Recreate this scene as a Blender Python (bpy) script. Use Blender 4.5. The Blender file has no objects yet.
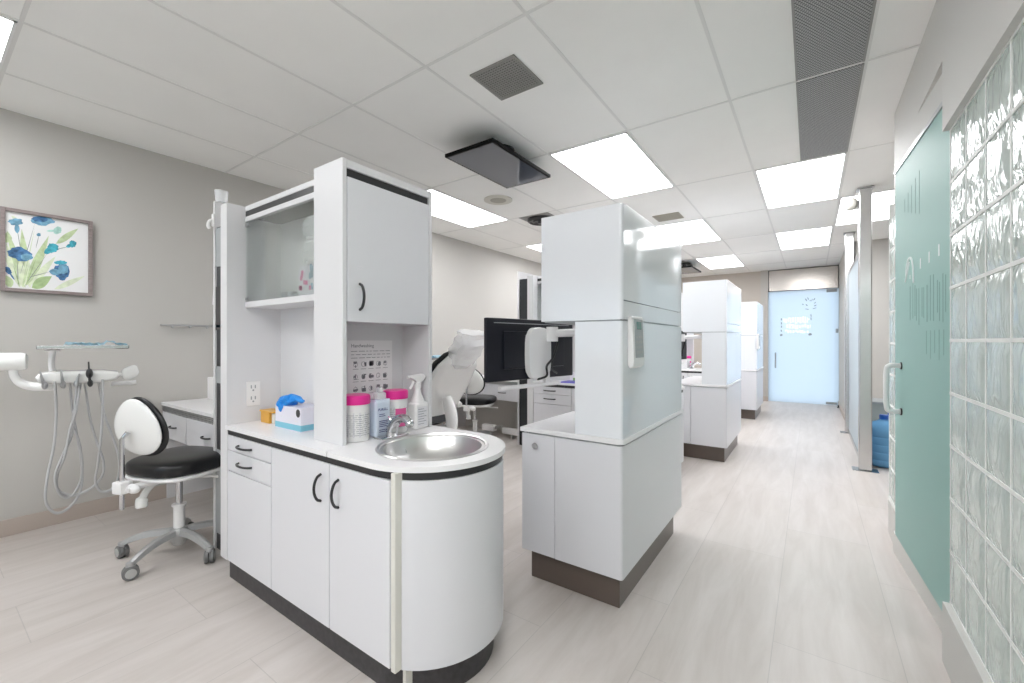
import bpy, bmesh, math, random
from mathutils import Vector, Matrix
random.seed(7)
C = bpy.context.scene.collection
PI = math.pi
CEIL = 2.74
PER = 2.95            # the bays repeat along the corridor

# ------------------------------------------------------------------ materials
def nodes(name):
    m = bpy.data.materials.new(name); m.use_nodes = True
    nt = m.node_tree; b = nt.nodes['Principled BSDF']
    return m, nt, b
def mat(name, col, rough=.5, metal=0, coat=0, trans=0, ior=1.45, alpha=1, emis=None, es=0, var=0, vscale=8, bump=0, bscale=60, spec=.5):
    m, nt, b = nodes(name)
    c = (*col, 1)
    b.inputs['Base Color'].default_value = c
    b.inputs['Roughness'].default_value = rough
    b.inputs['Metallic'].default_value = metal
    b.inputs['Coat Weight'].default_value = coat
    b.inputs['Coat Roughness'].default_value = .06
    b.inputs['Transmission Weight'].default_value = trans
    b.inputs['IOR'].default_value = ior
    b.inputs['Alpha'].default_value = alpha
    b.inputs['Specular IOR Level'].default_value = spec
    if emis:
        b.inputs['Emission Color'].default_value = (*emis, 1); b.inputs['Emission Strength'].default_value = es
    if var or bump:
        tc = nt.nodes.new('ShaderNodeTexCoord')
        if var:
            n = nt.nodes.new('ShaderNodeTexNoise'); n.inputs['Scale'].default_value = vscale; n.inputs['Detail'].default_value = 4
            nt.links.new(tc.outputs['Object'], n.inputs['Vector'])
            r = nt.nodes.new('ShaderNodeValToRGB')
            r.color_ramp.elements[0].position = .3; r.color_ramp.elements[1].position = .7
            r.color_ramp.elements[0].color = (*[x*(1-var) for x in col], 1)
            r.color_ramp.elements[1].color = (*[min(1, x*(1+var)) for x in col], 1)
            nt.links.new(n.outputs['Fac'], r.inputs['Fac']); nt.links.new(r.outputs['Color'], b.inputs['Base Color'])
        if bump:
            n2 = nt.nodes.new('ShaderNodeTexNoise'); n2.inputs['Scale'].default_value = bscale; n2.inputs['Detail'].default_value = 3
            nt.links.new(tc.outputs['Object'], n2.inputs['Vector'])
            bp = nt.nodes.new('ShaderNodeBump'); bp.inputs['Strength'].default_value = bump; bp.inputs['Distance'].default_value = .01
            nt.links.new(n2.outputs['Fac'], bp.inputs['Height']); nt.links.new(bp.outputs['Normal'], b.inputs['Normal'])
    return m

def floor_mat():
    m, nt, b = nodes('pale vinyl plank'); L = nt.links
    tc = nt.nodes.new('ShaderNodeTexCoord')
    mp = nt.nodes.new('ShaderNodeMapping'); mp.inputs['Rotation'].default_value = (0, 0, PI/2); mp.inputs['Location'].default_value = (.3, .13, 0)
    L.new(tc.outputs['Object'], mp.inputs['Vector'])
    br = nt.nodes.new('ShaderNodeTexBrick')
    br.inputs['Scale'].default_value = 1; br.inputs['Brick Width'].default_value = 1.3; br.inputs['Row Height'].default_value = .42
    br.inputs['Mortar Size'].default_value = .0018; br.inputs['Mortar Smooth'].default_value = .1; br.offset = .37
    br.inputs['Color1'].default_value = (.575, .53, .495, 1); br.inputs['Color2'].default_value = (.60, .555, .525, 1); br.inputs['Mortar'].default_value = (.49, .455, .43, 1)
    L.new(mp.outputs['Vector'], br.inputs['Vector'])
    mp2 = nt.nodes.new('ShaderNodeMapping'); mp2.inputs['Scale'].default_value = (7, .9, 1)
    L.new(tc.outputs['Object'], mp2.inputs['Vector'])
    n = nt.nodes.new('ShaderNodeTexNoise'); n.inputs['Scale'].default_value = 1.6; n.inputs['Detail'].default_value = 7; n.inputs['Roughness'].default_value = .62; n.inputs['Distortion'].default_value = .5
    L.new(mp2.outputs['Vector'], n.inputs['Vector'])
    r = nt.nodes.new('ShaderNodeValToRGB'); r.color_ramp.elements[0].position = .32; r.color_ramp.elements[1].position = .66
    r.color_ramp.elements[0].color = (.885, .87, .86, 1); r.color_ramp.elements[1].color = (1.04, 1.04, 1.05, 1)
    L.new(n.outputs['Fac'], r.inputs['Fac'])
    mx = nt.nodes.new('ShaderNodeMixRGB'); mx.blend_type = 'MULTIPLY'; mx.inputs['Fac'].default_value = 1
    L.new(br.outputs['Color'], mx.inputs['Color1']); L.new(r.outputs['Color'], mx.inputs['Color2'])
    L.new(mx.outputs['Color'], b.inputs['Base Color'])
    b.inputs['Roughness'].default_value = .36
    b.inputs['Specular IOR Level'].default_value = .45
    return m

def emit(name, col, s):
    m = bpy.data.materials.new(name); m.use_nodes = True; nt = m.node_tree; nt.nodes.clear()
    o = nt.nodes.new('ShaderNodeOutputMaterial'); e = nt.nodes.new('ShaderNodeEmission')
    e.inputs['Color'].default_value = (*col, 1); e.inputs['Strength'].default_value = s
    nt.links.new(e.outputs[0], o.inputs[0]); return m

def thin_glass(name, tint, rough=.02, gloss=.5):
    m = bpy.data.materials.new(name); m.use_nodes = True; nt = m.node_tree; nt.nodes.clear(); L = nt.links
    o = nt.nodes.new('ShaderNodeOutputMaterial'); mx = nt.nodes.new('ShaderNodeMixShader')
    t = nt.nodes.new('ShaderNodeBsdfTransparent'); t.inputs['Color'].default_value = (*tint, 1)
    g = nt.nodes.new('ShaderNodeBsdfGlossy'); g.inputs['Roughness'].default_value = rough
    f = nt.nodes.new('ShaderNodeFresnel'); f.inputs['IOR'].default_value = 1.5
    ml = nt.nodes.new('ShaderNodeMath'); ml.operation = 'MULTIPLY'; ml.inputs[1].default_value = gloss
    L.new(f.outputs[0], ml.inputs[0]); L.new(ml.outputs[0], mx.inputs[0]); L.new(t.outputs[0], mx.inputs[1]); L.new(g.outputs[0], mx.inputs[2]); L.new(mx.outputs[0], o.inputs[0])
    return m

def frosted(name, col, transl, gloss_rough=.2, gloss=.12, tcol=None):
    """frosted pane: diffuse skin + translucency + a little sheen"""
    m = bpy.data.materials.new(name); m.use_nodes = True; nt = m.node_tree; nt.nodes.clear(); L = nt.links
    o = nt.nodes.new('ShaderNodeOutputMaterial')
    d = nt.nodes.new('ShaderNodeBsdfDiffuse'); d.inputs['Color'].default_value = (*col, 1)
    t = nt.nodes.new('ShaderNodeBsdfTranslucent'); t.inputs['Color'].default_value = (*(tcol or col), 1)
    g = nt.nodes.new('ShaderNodeBsdfGlossy'); g.inputs['Roughness'].default_value = gloss_rough
    a = nt.nodes.new('ShaderNodeMixShader'); a.inputs[0].default_value = transl
    L.new(d.outputs[0], a.inputs[1]); L.new(t.outputs[0], a.inputs[2])
    f = nt.nodes.new('ShaderNodeFresnel'); f.inputs['IOR'].default_value = 1.45
    ml = nt.nodes.new('ShaderNodeMath'); ml.operation = 'MULTIPLY'; ml.inputs[1].default_value = gloss/.12*.8
    L.new(f.outputs[0], ml.inputs[0])
    b = nt.nodes.new('ShaderNodeMixShader'); L.new(ml.outputs[0], b.inputs[0]); L.new(a.outputs[0], b.inputs[1]); L.new(g.outputs[0], b.inputs[2])
    L.new(b.outputs[0], o.inputs[0]); return m

def perf_mat():
    m, nt, b = nodes('perforated grey metal'); L = nt.links
    tc = nt.nodes.new('ShaderNodeTexCoord')
    br = nt.nodes.new('ShaderNodeTexBrick'); br.inputs['Scale'].default_value = 1
    br.inputs['Brick Width'].default_value = .0145; br.inputs['Row Height'].default_value = .0125; br.inputs['Mortar Size'].default_value = .0028; br.offset = .5
    br.inputs['Color1'].default_value = (.06, .06, .064, 1); br.inputs['Color2'].default_value = (.08, .08, .084, 1); br.inputs['Mortar'].default_value = (.40, .40, .40, 1)
    L.new(tc.outputs['Object'], br.inputs['Vector']); L.new(br.outputs['Color'], b.inputs['Base Color'])
    b.inputs['Roughness'].default_value = .6
    return m

def block_mat():
    """wavy pressed glass of the blocks"""
    m, nt, b = nodes('wavy block glass'); L = nt.links
    b.inputs['Base Color'].default_value = (.76, .87, .82, 1)
    b.inputs['Transmission Weight'].default_value = .38; b.inputs['Roughness'].default_value = .1; b.inputs['IOR'].default_value = 1.5
    tc = nt.nodes.new('ShaderNodeTexCoord')
    mp = nt.nodes.new('ShaderNodeMapping'); mp.inputs['Scale'].default_value = (1, 1, .42); L.new(tc.outputs['Object'], mp.inputs['Vector'])
    n = nt.nodes.new('ShaderNodeTexNoise'); n.inputs['Scale'].default_value = 24; n.inputs['Detail'].default_value = 1.5; n.inputs['Distortion'].default_value = 1.1
    L.new(mp.outputs['Vector'], n.inputs['Vector'])
    bp = nt.nodes.new('ShaderNodeBump'); bp.inputs['Strength'].default_value = .35; bp.inputs['Distance'].default_value = .02
    L.new(n.outputs['Fac'], bp.inputs['Height']); L.new(bp.outputs['Normal'], b.inputs['Normal'])
    return m

def brushed(name, col, rough, sx, sy, sz, amt=.12):
    m, nt, b = nodes(name); L = nt.links
    b.inputs['Base Color'].default_value = (*col, 1); b.inputs['Metallic'].default_value = 1
    tc = nt.nodes.new('ShaderNodeTexCoord'); mp = nt.nodes.new('ShaderNodeMapping'); mp.inputs['Scale'].default_value = (sx, sy, sz)
    L.new(tc.outputs['Object'], mp.inputs['Vector'])
    n = nt.nodes.new('ShaderNodeTexNoise'); n.inputs['Scale'].default_value = 1; n.inputs['Detail'].default_value = 3
    L.new(mp.outputs['Vector'], n.inputs['Vector'])
    mr = nt.nodes.new('ShaderNodeMapRange'); mr.inputs['To Min'].default_value = rough-amt; mr.inputs['To Max'].default_value = rough+amt
    L.new(n.outputs['Fac'], mr.inputs['Value']); L.new(mr.outputs[0], b.inputs['Roughness'])
    return m

def wood_frame():
    m, nt, b = nodes('grey brown distressed wood'); L = nt.links
    tc = nt.nodes.new('ShaderNodeTexCoord'); mp = nt.nodes.new('ShaderNodeMapping'); mp.inputs['Scale'].default_value = (30, 8, 30)
    L.new(tc.outputs['Object'], mp.inputs['Vector'])
    n = nt.nodes.new('ShaderNodeTexNoise'); n.inputs['Scale'].default_value = 3; n.inputs['Detail'].default_value = 6
    L.new(mp.outputs['Vector'], n.inputs['Vector'])
    r = nt.nodes.new('ShaderNodeValToRGB'); r.color_ramp.elements[0].color = (.13, .10, .10, 1); r.color_ramp.elements[1].color = (.36, .30, .29, 1)
    L.new(n.outputs['Fac'], r.inputs['Fac']); L.new(r.outputs['Color'], b.inputs['Base Color']); b.inputs['Roughness'].default_value = .6
    return m

M = dict(
    floor=floor_mat(),
    wall=mat('warm grey wall paint', (.50, .484, .458), .6, var=.015, vscale=1.2),
    wallback=mat('taupe wall paint', (.52, .475, .43), .6, var=.015, vscale=1.2),
    header=mat('pale grey header paint', (.62, .61, .585), .55),
    ceil=mat('ceiling tile', (.90, .895, .875), .9, var=.012, vscale=3),
    grid=mat('ceiling grid metal', (.77, .765, .75), .6),
    base=mat('taupe vinyl baseboard', (.46, .395, .35), .5),
    light=emit('light diffuser', (.975, .985, 1), 9.0),
    frame=mat('white enamelled metal', (.82, .82, .82), .4),
    white=mat('white laminate', (.70, .70, .73), .32),
    gloss=mat('gloss white laminate', (.80, .815, .85), .08, coat=.3),
    panel=mat('white melamine', (.70, .695, .71), .4),
    ctop=mat('white solid worktop', (.81, .80, .81), .28),
    black=mat('black trim', (.03, .03, .032), .35),
    kick=mat('charcoal kickboard', (.045, .042, .045), .4, var=.25, vscale=40),
    brown=mat('brown kickboard', (.115, .09, .077), .3),
    cream=mat('cream edge strip', (.70, .69, .64), .45),
    steel=brushed('brushed stainless', (.74, .73, .72), .30, 30, 30, 3, .08),
    post=mat('stainless post', (.60, .60, .60), .24, 1),
    chrome=mat('chrome', (.66, .66, .68), .1, 1),
    dull=mat('satin grey metal', (.50, .50, .51), .35, .9),
    alu=mat('cast grey aluminium', (.46, .46, .46), .38, .4),
    plastic=mat('white plastic', (.83, .82, .82), .3),
    plastic2=mat('white enamel shell', (.86, .86, .85), .22, coat=.3),
    grey=mat('grey plastic', (.36, .38, .39), .4),
    midgrey=mat('mid grey rubber', (.45, .45, .44), .55),
    hose=mat('grey hose', (.50, .50, .51), .45),
    leather=mat('black vinyl upholstery', (.010, .010, .011), .3),
    dark=mat('charcoal panel', (.028, .03, .033), .3, var=.2, vscale=5),
    screen=mat('black satin plastic', (.006, .007, .012), .28),
    tvs=mat('dark reflective screen', (.085, .095, .12), .08, coat=.3, spec=.5),
    glassgreen=thin_glass('greenish cabinet glass', (.965, .985, .975)),
    clear=mat('translucent plastic film', (.86, .87, .88), .25, alpha=.45),
    clearpane=thin_glass('clear pane', (.96, .98, .98)),
    door=frosted('green frosted glass', (.38, .60, .56), .3, .42, .07, (.44, .72, .67)),
    doorback=frosted('white frosted glass', (.80, .86, .92), .72, .12, .12, (.92, .95, 1.0)),
    pane=frosted('pale frosted glass', (.72, .80, .85), .45, .35, .05),
    block=block_mat(),
    mortar=mat('white block mortar', (.80, .81, .79), .6),
    perf=perf_mat(),
    grille=mat('grey grille slat', (.30, .295, .28), .5),
    beige=mat('beige grille', (.40, .38, .32), .5),
    voidm=mat('dark duct', (.015, .015, .015), .9),
    pink=mat('magenta plastic', (.80, .03, .30), .3),
    pinkl=mat('pink print', (.78, .12, .35), .5),
    label=mat('pale printed label', (.74, .73, .76), .5),
    ink=mat('grey print', (.26, .26, .29), .6),
    inkb=mat('dark blue print', (.02, .035, .22), .5),
    gel=mat('clear blue gel', (.70, .77, .90), .12, coat=.4),
    paper=mat('white paper', (.85, .84, .85), .7),
    orange=mat('amber plastic', (.85, .45, .06), .3, trans=.15),
    glove=mat('blue nitrile', (.015, .25, .72), .45),
    boxw=mat('pale lilac carton', (.74, .72, .80), .5),
    teal=mat('teal carton', (.20, .50, .62), .5),
    wrap=mat('pale blue wrap', (.55, .76, .86), .5),
    wood=wood_frame(),
    canvas=mat('canvas white', (.80, .80, .80), .7),
    leaf1=mat('sage leaf paint', (.50, .60, .36), .7, var=.2, vscale=30),
    leaf2=mat('pale leaf paint', (.68, .74, .56), .7, var=.15, vscale=30),
    leaf3=mat('deep leaf paint', (.36, .48, .24), .7, var=.2, vscale=30),
    blue1=mat('blue petal paint', (.06, .16, .32), .7, var=.5, vscale=40),
    blue2=mat('light blue petal paint', (.17, .36, .50), .7, var=.35, vscale=40),
    blue3=mat('teal petal paint', (.06, .36, .45), .7, var=.4, vscale=40),
    mint=mat('mint petal paint', (.40, .65, .58), .7, var=.2, vscale=40),
    stem=mat('dark stem paint', (.22, .26, .24), .7),
    jug=mat('blue water jug', (.20, .47, .78), .1, trans=.2, ior=1.15),
    jugcap=mat('deep blue cap', (.01, .10, .45), .3),
    bin=mat('grey green cabinet', (.40, .43, .41), .5),
    purple=mat('purple folder', (.16, .14, .55), .5),
    green=mat('green print', (.25, .50, .15), .5),
    etch=mat('pale etched mark', (.85, .93, .92), .4),
    etchd=mat('dark etched mark', (.20, .40, .37), .5),
    white_vinyl=mat('white vinyl mark', (.95, .96, .97), .5),
    transom=mat('polished beige transom', (.62, .58, .54), .22, .75),
    tyre=mat('dark grey tyre', (.16, .16, .16), .5),
    matte=mat('matt black bezel', (.008, .008, .008), .8, spec=.1),
    ring=mat('pale beige rim', (.66, .64, .58), .7),
    cable=mat('black cable', (.012, .012, .012), .45),
    lcd=mat('green grey display', (.08, .20, .16), .2),
)

# ------------------------------------------------------------------ mesh helpers
class MB:
    def __init__(s, o=(0, 0, 0)):
        s.bm = bmesh.new(); s.o = Vector(o); s.mi = 0; s.M = None
    def _v(s, p):
        p = Vector(p)
        if s.M is not None: p = s.M @ p
        return s.bm.verts.new(p - s.o)
    def face(s, vs):
        try:
            f = s.bm.faces.new(vs); f.material_index = s.mi; return f
        except ValueError: return None
    def box(s, x0, x1, y0, y1, z0, z1, bev=0, seg=2):
        x0, x1 = min(x0, x1), max(x0, x1); y0, y1 = min(y0, y1), max(y0, y1); z0, z1 = min(z0, z1), max(z0, z1)
        v = [s._v((x, y, z)) for z in (z0, z1) for y in (y0, y1) for x in (x0, x1)]
        fs = [s.face([v[i] for i in q]) for q in ((0, 2, 3, 1), (4, 5, 7, 6), (0, 1, 5, 4), (1, 3, 7, 5), (3, 2, 6, 7), (2, 0, 4, 6))]
        if bev:
            es = list({e for f in fs for e in f.edges})
            bmesh.ops.bevel(s.bm, geom=es, offset=bev, segments=seg, affect='EDGES', profile=.5, material=s.mi)
        return s
    def prism(s, pts, a, b, axis='z', bev=0, seg=2):
        """polygon extruded a..b along an axis; pts are (x,y), (x,z) or (y,z)"""
        def P(p, t):
            return {'z': (p[0], p[1], t), 'y': (p[0], t, p[1]), 'x': (t, p[0], p[1])}[axis]
        lo = [s._v(P(p, a)) for p in pts]; hi = [s._v(P(p, b)) for p in pts]
        n = len(pts)
        fs = [s.face(lo[::-1]), s.face(hi)]
        for i in range(n): s.face([lo[i], lo[(i+1) % n], hi[(i+1) % n], hi[i]])
        if bev:
            es = list({e for f in fs if f for e in f.edges})
            bmesh.ops.bevel(s.bm, geom=es, offset=bev, segments=seg, affect='EDGES', profile=.5, material=s.mi)
        return s
    def cyl(s, p0, p1, r0, r1=None, seg=20):
        return s.tube([p0, p1], r0, seg, radii=[r0, r0 if r1 is None else r1])
    def tube(s, pts, r, seg=8, radii=None, closed=False, cap=True):
        pts = [Vector(p) for p in pts]; n = len(pts)
        radii = radii or [r]*n; rings = []; up = None
        for i, p in enumerate(pts):
            if closed: t = (pts[(i+1) % n]-pts[i-1])
            else: t = pts[min(i+1, n-1)]-pts[max(i-1, 0)]
            t = t.normalized() if t.length > 1e-9 else Vector((0, 0, 1))
            if up is None:
                up = Vector((0, 0, 1)) if abs(t.z) < .9 else Vector((1, 0, 0))
            a = up - t*up.dot(t)
            if a.length < 1e-6: a = t.orthogonal()
            a.normalize(); up = a; b = t.cross(a)
            rings.append([s._v(p+(a*math.cos(2*PI*k/seg)+b*math.sin(2*PI*k/seg))*radii[i]) for k in range(seg)])
        m = n if closed else n-1
        for i in range(m):
            A, B = rings[i], rings[(i+1) % n]
            for k in range(seg): s.face([A[k], A[(k+1) % seg], B[(k+1) % seg], B[k]])
        if cap and not closed: s.face(rings[0][::-1]); s.face(rings[-1])
        return s
    def lathe(s, prof, c=(0, 0, 0), seg=28, ax=None, cap=True):
        """profile of (r,z) round the z axis through c, or round the axis ax (a rotation matrix)"""
        c = Vector(c); rings = []
        for r, z in prof:
            if r < 1e-6:
                p = Vector((0, 0, z)); rings.append([s._v(c+(ax @ p if ax else p))]); continue
            ring = []
            for k in range(seg):
                p = Vector((r*math.cos(2*PI*k/seg), r*math.sin(2*PI*k/seg), z))
                ring.append(s._v(c+(ax @ p if ax else p)))
            rings.append(ring)
        for A, B in zip(rings, rings[1:]):
            for k in range(seg):
                if len(A) == 1 and len(B) == 1: continue
                if len(A) == 1: s.face([A[0], B[(k+1) % seg], B[k]])
                elif len(B) == 1: s.face([A[k], A[(k+1) % seg], B[0]])
                else: s.face([A[k], A[(k+1) % seg], B[(k+1) % seg], B[k]])
        if cap:
            if len(rings[0]) > 1: s.face(rings[0][::-1])
            if len(rings[-1]) > 1: s.face(rings[-1])
        return s
    def blob(s, c, rad, rot=None, e=1.0, seg=24, rings=14, fn=None):
        """(super)ellipsoid, optionally reshaped by fn(x,y,z)->xyz on the unit shape"""
        def pw(v): return math.copysign(abs(v)**e, v)
        c = Vector(c); R = rot or Matrix.Identity(3); G = []
        for i in range(rings+1):
            th = -PI/2+PI*i/rings; row = []
            for k in range(seg):
                ph = 2*PI*k/seg
                p = Vector((pw(math.cos(th))*pw(math.cos(ph)), pw(math.cos(th))*pw(math.sin(ph)), pw(math.sin(th))))
                if fn: p = Vector(fn(*p))
                p = Vector((p.x*rad[0], p.y*rad[1], p.z*rad[2])); row.append(c+R @ p)
            G.append(row)
        V = [[s._v(G[0][0])]]+[[s._v(p) for p in row] for row in G[1:-1]]+[[s._v(G[-1][0])]]
        for A, B in zip(V, V[1:]):
            for k in range(seg):
                if len(A) == 1: s.face([A[0], B[(k+1) % seg], B[k]])
                elif len(B) == 1: s.face([A[k], A[(k+1) % seg], B[0]])
                else: s.face([A[k], A[(k+1) % seg], B[(k+1) % seg], B[k]])
        return s
    def tubewall(s, outer, inner, z0, z1):
        n = len(outer); R_ = [[s._v((*p, z)) for p in pts] for pts, z in ((outer, z0), (outer, z1), (inner, z1), (inner, z0))]
        for k in range(n):
            j = (k+1) % n
            for a in range(4): A, B = R_[a], R_[(a+1) % 4]; s.face([A[k], A[j], B[j], B[k]])
        return s
    def poly(s, pts):
        s.face([s._v(p) for p in pts]); return s
    def text(s, body, size, origin, xdir, ydir, align='LEFT', depth=.0006):
        cu = bpy.data.curves.new('lettering', 'FONT'); cu.body = body; cu.size = size; cu.extrude = depth; cu.align_x = align
        cu.resolution_u = 3
        o = bpy.data.objects.new('lettering', cu); C.objects.link(o)
        dg = bpy.context.evaluated_depsgraph_get(); me = bpy.data.meshes.new_from_object(o.evaluated_get(dg))
        X = Vector(xdir).normalized(); Y = Vector(ydir).normalized(); Zd = X.cross(Y)
        vs = [s._v(Vector(origin)+X*v.co.x+Y*v.co.y+Zd*v.co.z) for v in me.vertices]
        for p in me.polygons: s.face([vs[i] for i in p.vertices])
        bpy.data.objects.remove(o); bpy.data.meshes.remove(me); bpy.data.curves.remove(cu)
        return s
    def build(s, name, mats, parent=None, angle=35, recalc=True):
        if recalc: bmesh.ops.recalc_face_normals(s.bm, faces=s.bm.faces)
        me = bpy.data.meshes.new(name); s.bm.to_mesh(me); s.bm.free()
        for p in me.polygons: p.use_smooth = True
        me.set_sharp_from_angle(angle=math.radians(angle))
        for m in (mats if isinstance(mats, (list, tuple)) else [mats]): me.materials.append(M[m])
        o = bpy.data.objects.new(name, me); C.objects.link(o)
        w = o.modifiers.new('weighted_normals', 'WEIGHTED_NORMAL'); w.keep_sharp = True; w.weight = 80
        if parent: o.parent = parent
        else: o.location = s.o
        return o

def tag(o, label=None, cat=None, group=None, kind=None):
    if label: o['label'] = label
    if cat: o['category'] = cat
    if group: o['group'] = group
    if kind: o['kind'] = kind
    return o
def thing(name, loc, label, cat, group=None, rz=0):
    o = bpy.data.objects.new(name, None); C.objects.link(o)
    o.location = loc; o.rotation_euler = (0, 0, rz); o.empty_display_size = .1
    return tag(o, label, cat, group)
def struct(name, mb, m, parent=None, **k):
    o = mb.build(name, m, parent, **k)
    if not parent: o['kind'] = 'structure'
    return o
def copy_tree(o, parent=None):
    c = o.copy(); C.objects.link(c)
    if parent: c.parent = parent
    for ch in list(o.children): copy_tree(ch, c)
    return c
def dup(o, dy, label, dx=0, dz=0, group=None):
    c = copy_tree(o); c.location = Vector(o.location)+Vector((dx, dy, dz)); c['label'] = label
    if group: c['group'] = group
    return c
def arc(cx, cy, r, a0, a1, n):
    return [(cx+r*math.cos(math.radians(a0+(a1-a0)*i/n)), cy+r*math.sin(math.radians(a0+(a1-a0)*i/n))) for i in range(n+1)]
def spline(pts, n=8):
    """Catmull-Rom through points"""
    P = [Vector(p) for p in pts]; P = [P[0]*2-P[1]]+P+[P[-1]*2-P[-2]]; out = []
    for i in range(1, len(P)-2):
        a, b, c, d = P[i-1:i+3]
        for k in range(n):
            t = k/n; out.append(.5*((2*b)+(c-a)*t+(2*a-5*b+4*c-d)*t*t+(3*b-a-3*c+d)*t**3))
    out.append(P[-2]); return out

# ------------------------------------------------------------------ camera (focal length 426 px, level, no shift)
F = 426.0; TH = math.atan(299/426); H = 1.25
cam = bpy.data.cameras.new('camera'); cam.sensor_width = 36; cam.lens = F/1024*36; cam.clip_start = .02
co = bpy.data.objects.new('camera', cam); C.objects.link(co)
co.location = (0, 0, H); co.rotation_euler = (PI/2, 0, TH); bpy.context.scene.camera = co

# ------------------------------------------------------------------ the room
XL, XR, YF, YB = -4.23, .448, -2.6, 10.45
mb = MB(); mb.box(XL-.1, 3.2, YF-.1, YB+.1, -.08, 0); struct('floor', mb, 'floor')
# ceiling slab plus its grid of tee bars
mb = MB(); mb.box(XL-.1, 3.2, YF-.1, YB+.1, CEIL, CEIL+.06); ceiling = struct('ceiling', mb, 'ceil')
GX = [.24-.65*k for k in range(-4, 8)]; GY = [1.62+1.31*k for k in range(-4, 8)]
mb = MB()
for x in GX:
    if XL < x < 3.0: mb.box(x-.008, x+.008, YF, YB, CEIL-.003, CEIL+.001)
for y in GY:
    if YF < y < YB: mb.box(XL, 3.1, y-.008, y+.008, CEIL-.0035, CEIL+.001)
g = mb.build('ceiling_grid', 'grid', ceiling)
mb = MB(); mb.box(XL-.1, XL, YF-.1, YB+.1, 0, CEIL); struct('wall_left', mb, 'wall')
mb = MB(); mb.box(XL, XL+.012, YF, YB, 0, .108, .004); struct('baseboard_left', mb, 'base')
# wall behind the camera, with the shop window that lets daylight in
mb = MB(); W0, W1, WZ0, WZ1 = -3.7, -1.3, 1.0, 2.2
mb.box(XL, W0, YF-.1, YF, 0, CEIL); mb.box(W1, XR+.05, YF-.1, YF, 0, CEIL); mb.box(W0, W1, YF-.1, YF, 0, WZ0); mb.box(W0, W1, YF-.1, YF, WZ1, CEIL)
struct('wall_front', mb, 'wall')
mb = MB()
for x in (W0, W0+.8, W0+1.6, W1): mb.box(x-.025, x+.025, YF-.08, YF-.02, WZ0, WZ1)
mb.box(W0, W1, YF-.08, YF-.02, WZ0, WZ0+.05); mb.box(W0, W1, YF-.08, YF-.02, WZ1-.05, WZ1)
w1 = struct('window_1', mb, 'frame')
mb = MB(); mb.box(W0, W1, YF-.053, YF-.047, WZ0, WZ1); mb.build('pane', 'glassgreen', w1)
# far wall, left of the entrance, with its pilaster
DX0, DX1, DT = -.735, .444, 2.25
mb = MB(); mb.box(XL, -.87, YB, YB+.1, 0, CEIL); struct('wall_back', mb, 'wallback')
mb = MB(); mb.box(-.87, DX0, YB-.08, YB+.1, 0, CEIL); struct('trim_1', mb, 'wall')
mb = MB(); mb.box(-.875, DX0+.005, YB-.09, YB-.08, 0, .1, .003); struct('baseboard_back', mb, 'base')
# transom over the entrance: polished panel in a thin dark frame
mb = MB(); mb.box(DX0, DX1, YB-.02, YB+.1, DT+.045, CEIL); tr = struct('trim_2', mb, 'transom')
mb = MB()
for z in (DT+.045, CEIL-.006): mb.box(DX0, DX1, YB-.03, YB-.018, z-.006, z+.006)
for x in (DX0+.006, DX1-.006): mb.box(x-.006, x+.006, YB-.03, YB-.018, DT+.045, CEIL)
mb.build('frame', 'black', tr)
# entrance: frosted glass door with mark, bar handle and patch fittings
mb = MB(); mb.box(DX0, DX1, YB-.004, YB+.006, .004, DT+.045); door = struct('door_1', mb, 'clearpane')
# the frosted film on the pane, with the letters cut out of it so that daylight shows through them
mb = MB(); rr = random.Random(3); nx, nz = 100, 60; LX0, LX1, LZ0, LZ1 = -.56, .10, 1.36, 1.86; ZM = lambda z: 1.42+(z-1.29)*1.38
fx = [DX0]+[LX0+(LX1-LX0)*i/nx for i in range(nx+1)]+[DX1]; fz = [.004]+[LZ0+(LZ1-LZ0)*i/nz for i in range(nz+1)]+[DT+.045]
holes = set()
def cut(x, z, w, h):
    for i in range(nx):
        for j in range(nz):
            cx_, cz_ = LX0+(LX1-LX0)*(i+.5)/nx, LZ0+(LZ1-LZ0)*(j+.5)/nz
            if abs(cx_-x) < w and abs(cz_-z) < h: holes.add((i+1, j+1))
for row, (za, zb, xa, xb) in enumerate(((1.44, 1.53, -.47, -.06), (1.36, 1.42, -.42, -.02), (1.29, 1.335, -.44, -.04))):
    x = xa
    while x < xb:
        w_ = .010+.012*rr.random(); h_ = (zb-za)/2*(.6+.4*rr.random()); cut(x+w_, ZM((za+zb)/2+(rr.random()-.5)*.02), w_*.8, h_*1.38)
        if rr.random() < .5: cut(x+w_*2, ZM(za+(zb-za)*rr.random()), w_*1.6, .012)
        x += 2*w_+.008
for i in range(len(fx)-1):
    for j in range(len(fz)-1):
        if (i, j) in holes: continue
        mb.poly([(fx[i], YB-.0065, fz[j]), (fx[i+1], YB-.0065, fz[j]), (fx[i+1], YB-.0065, fz[j+1]), (fx[i], YB-.0065, fz[j+1])])
mb.build('frosted_film', 'doorback', door)
mb = MB()
mb.cyl((-.605, YB-.05, .70), (-.605, YB-.05, 1.02), .014, seg=10)
for z in (.74, .98): mb.cyl((-.605, YB-.05, z), (-.605, YB-.012, z), .009, seg=8)
mb.build('door_handle', 'grey', door)
mb = MB(); mb.box(.24, DX1-.03, YB-.022, YB+.01, .015, .06, .004); mb.box(.25, DX1-.03, YB-.022, YB+.01, DT-.03, DT+.03, .004)
mb.box(DX1-.05, DX1-.01, YB-.03, YB+.01, 1.42, 1.5, .004); mb.build('hinge_patch', 'grey', door)
yy = YB-.0105; rr = random.Random(3)   # darker bits of the mark and the sprig over it
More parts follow.
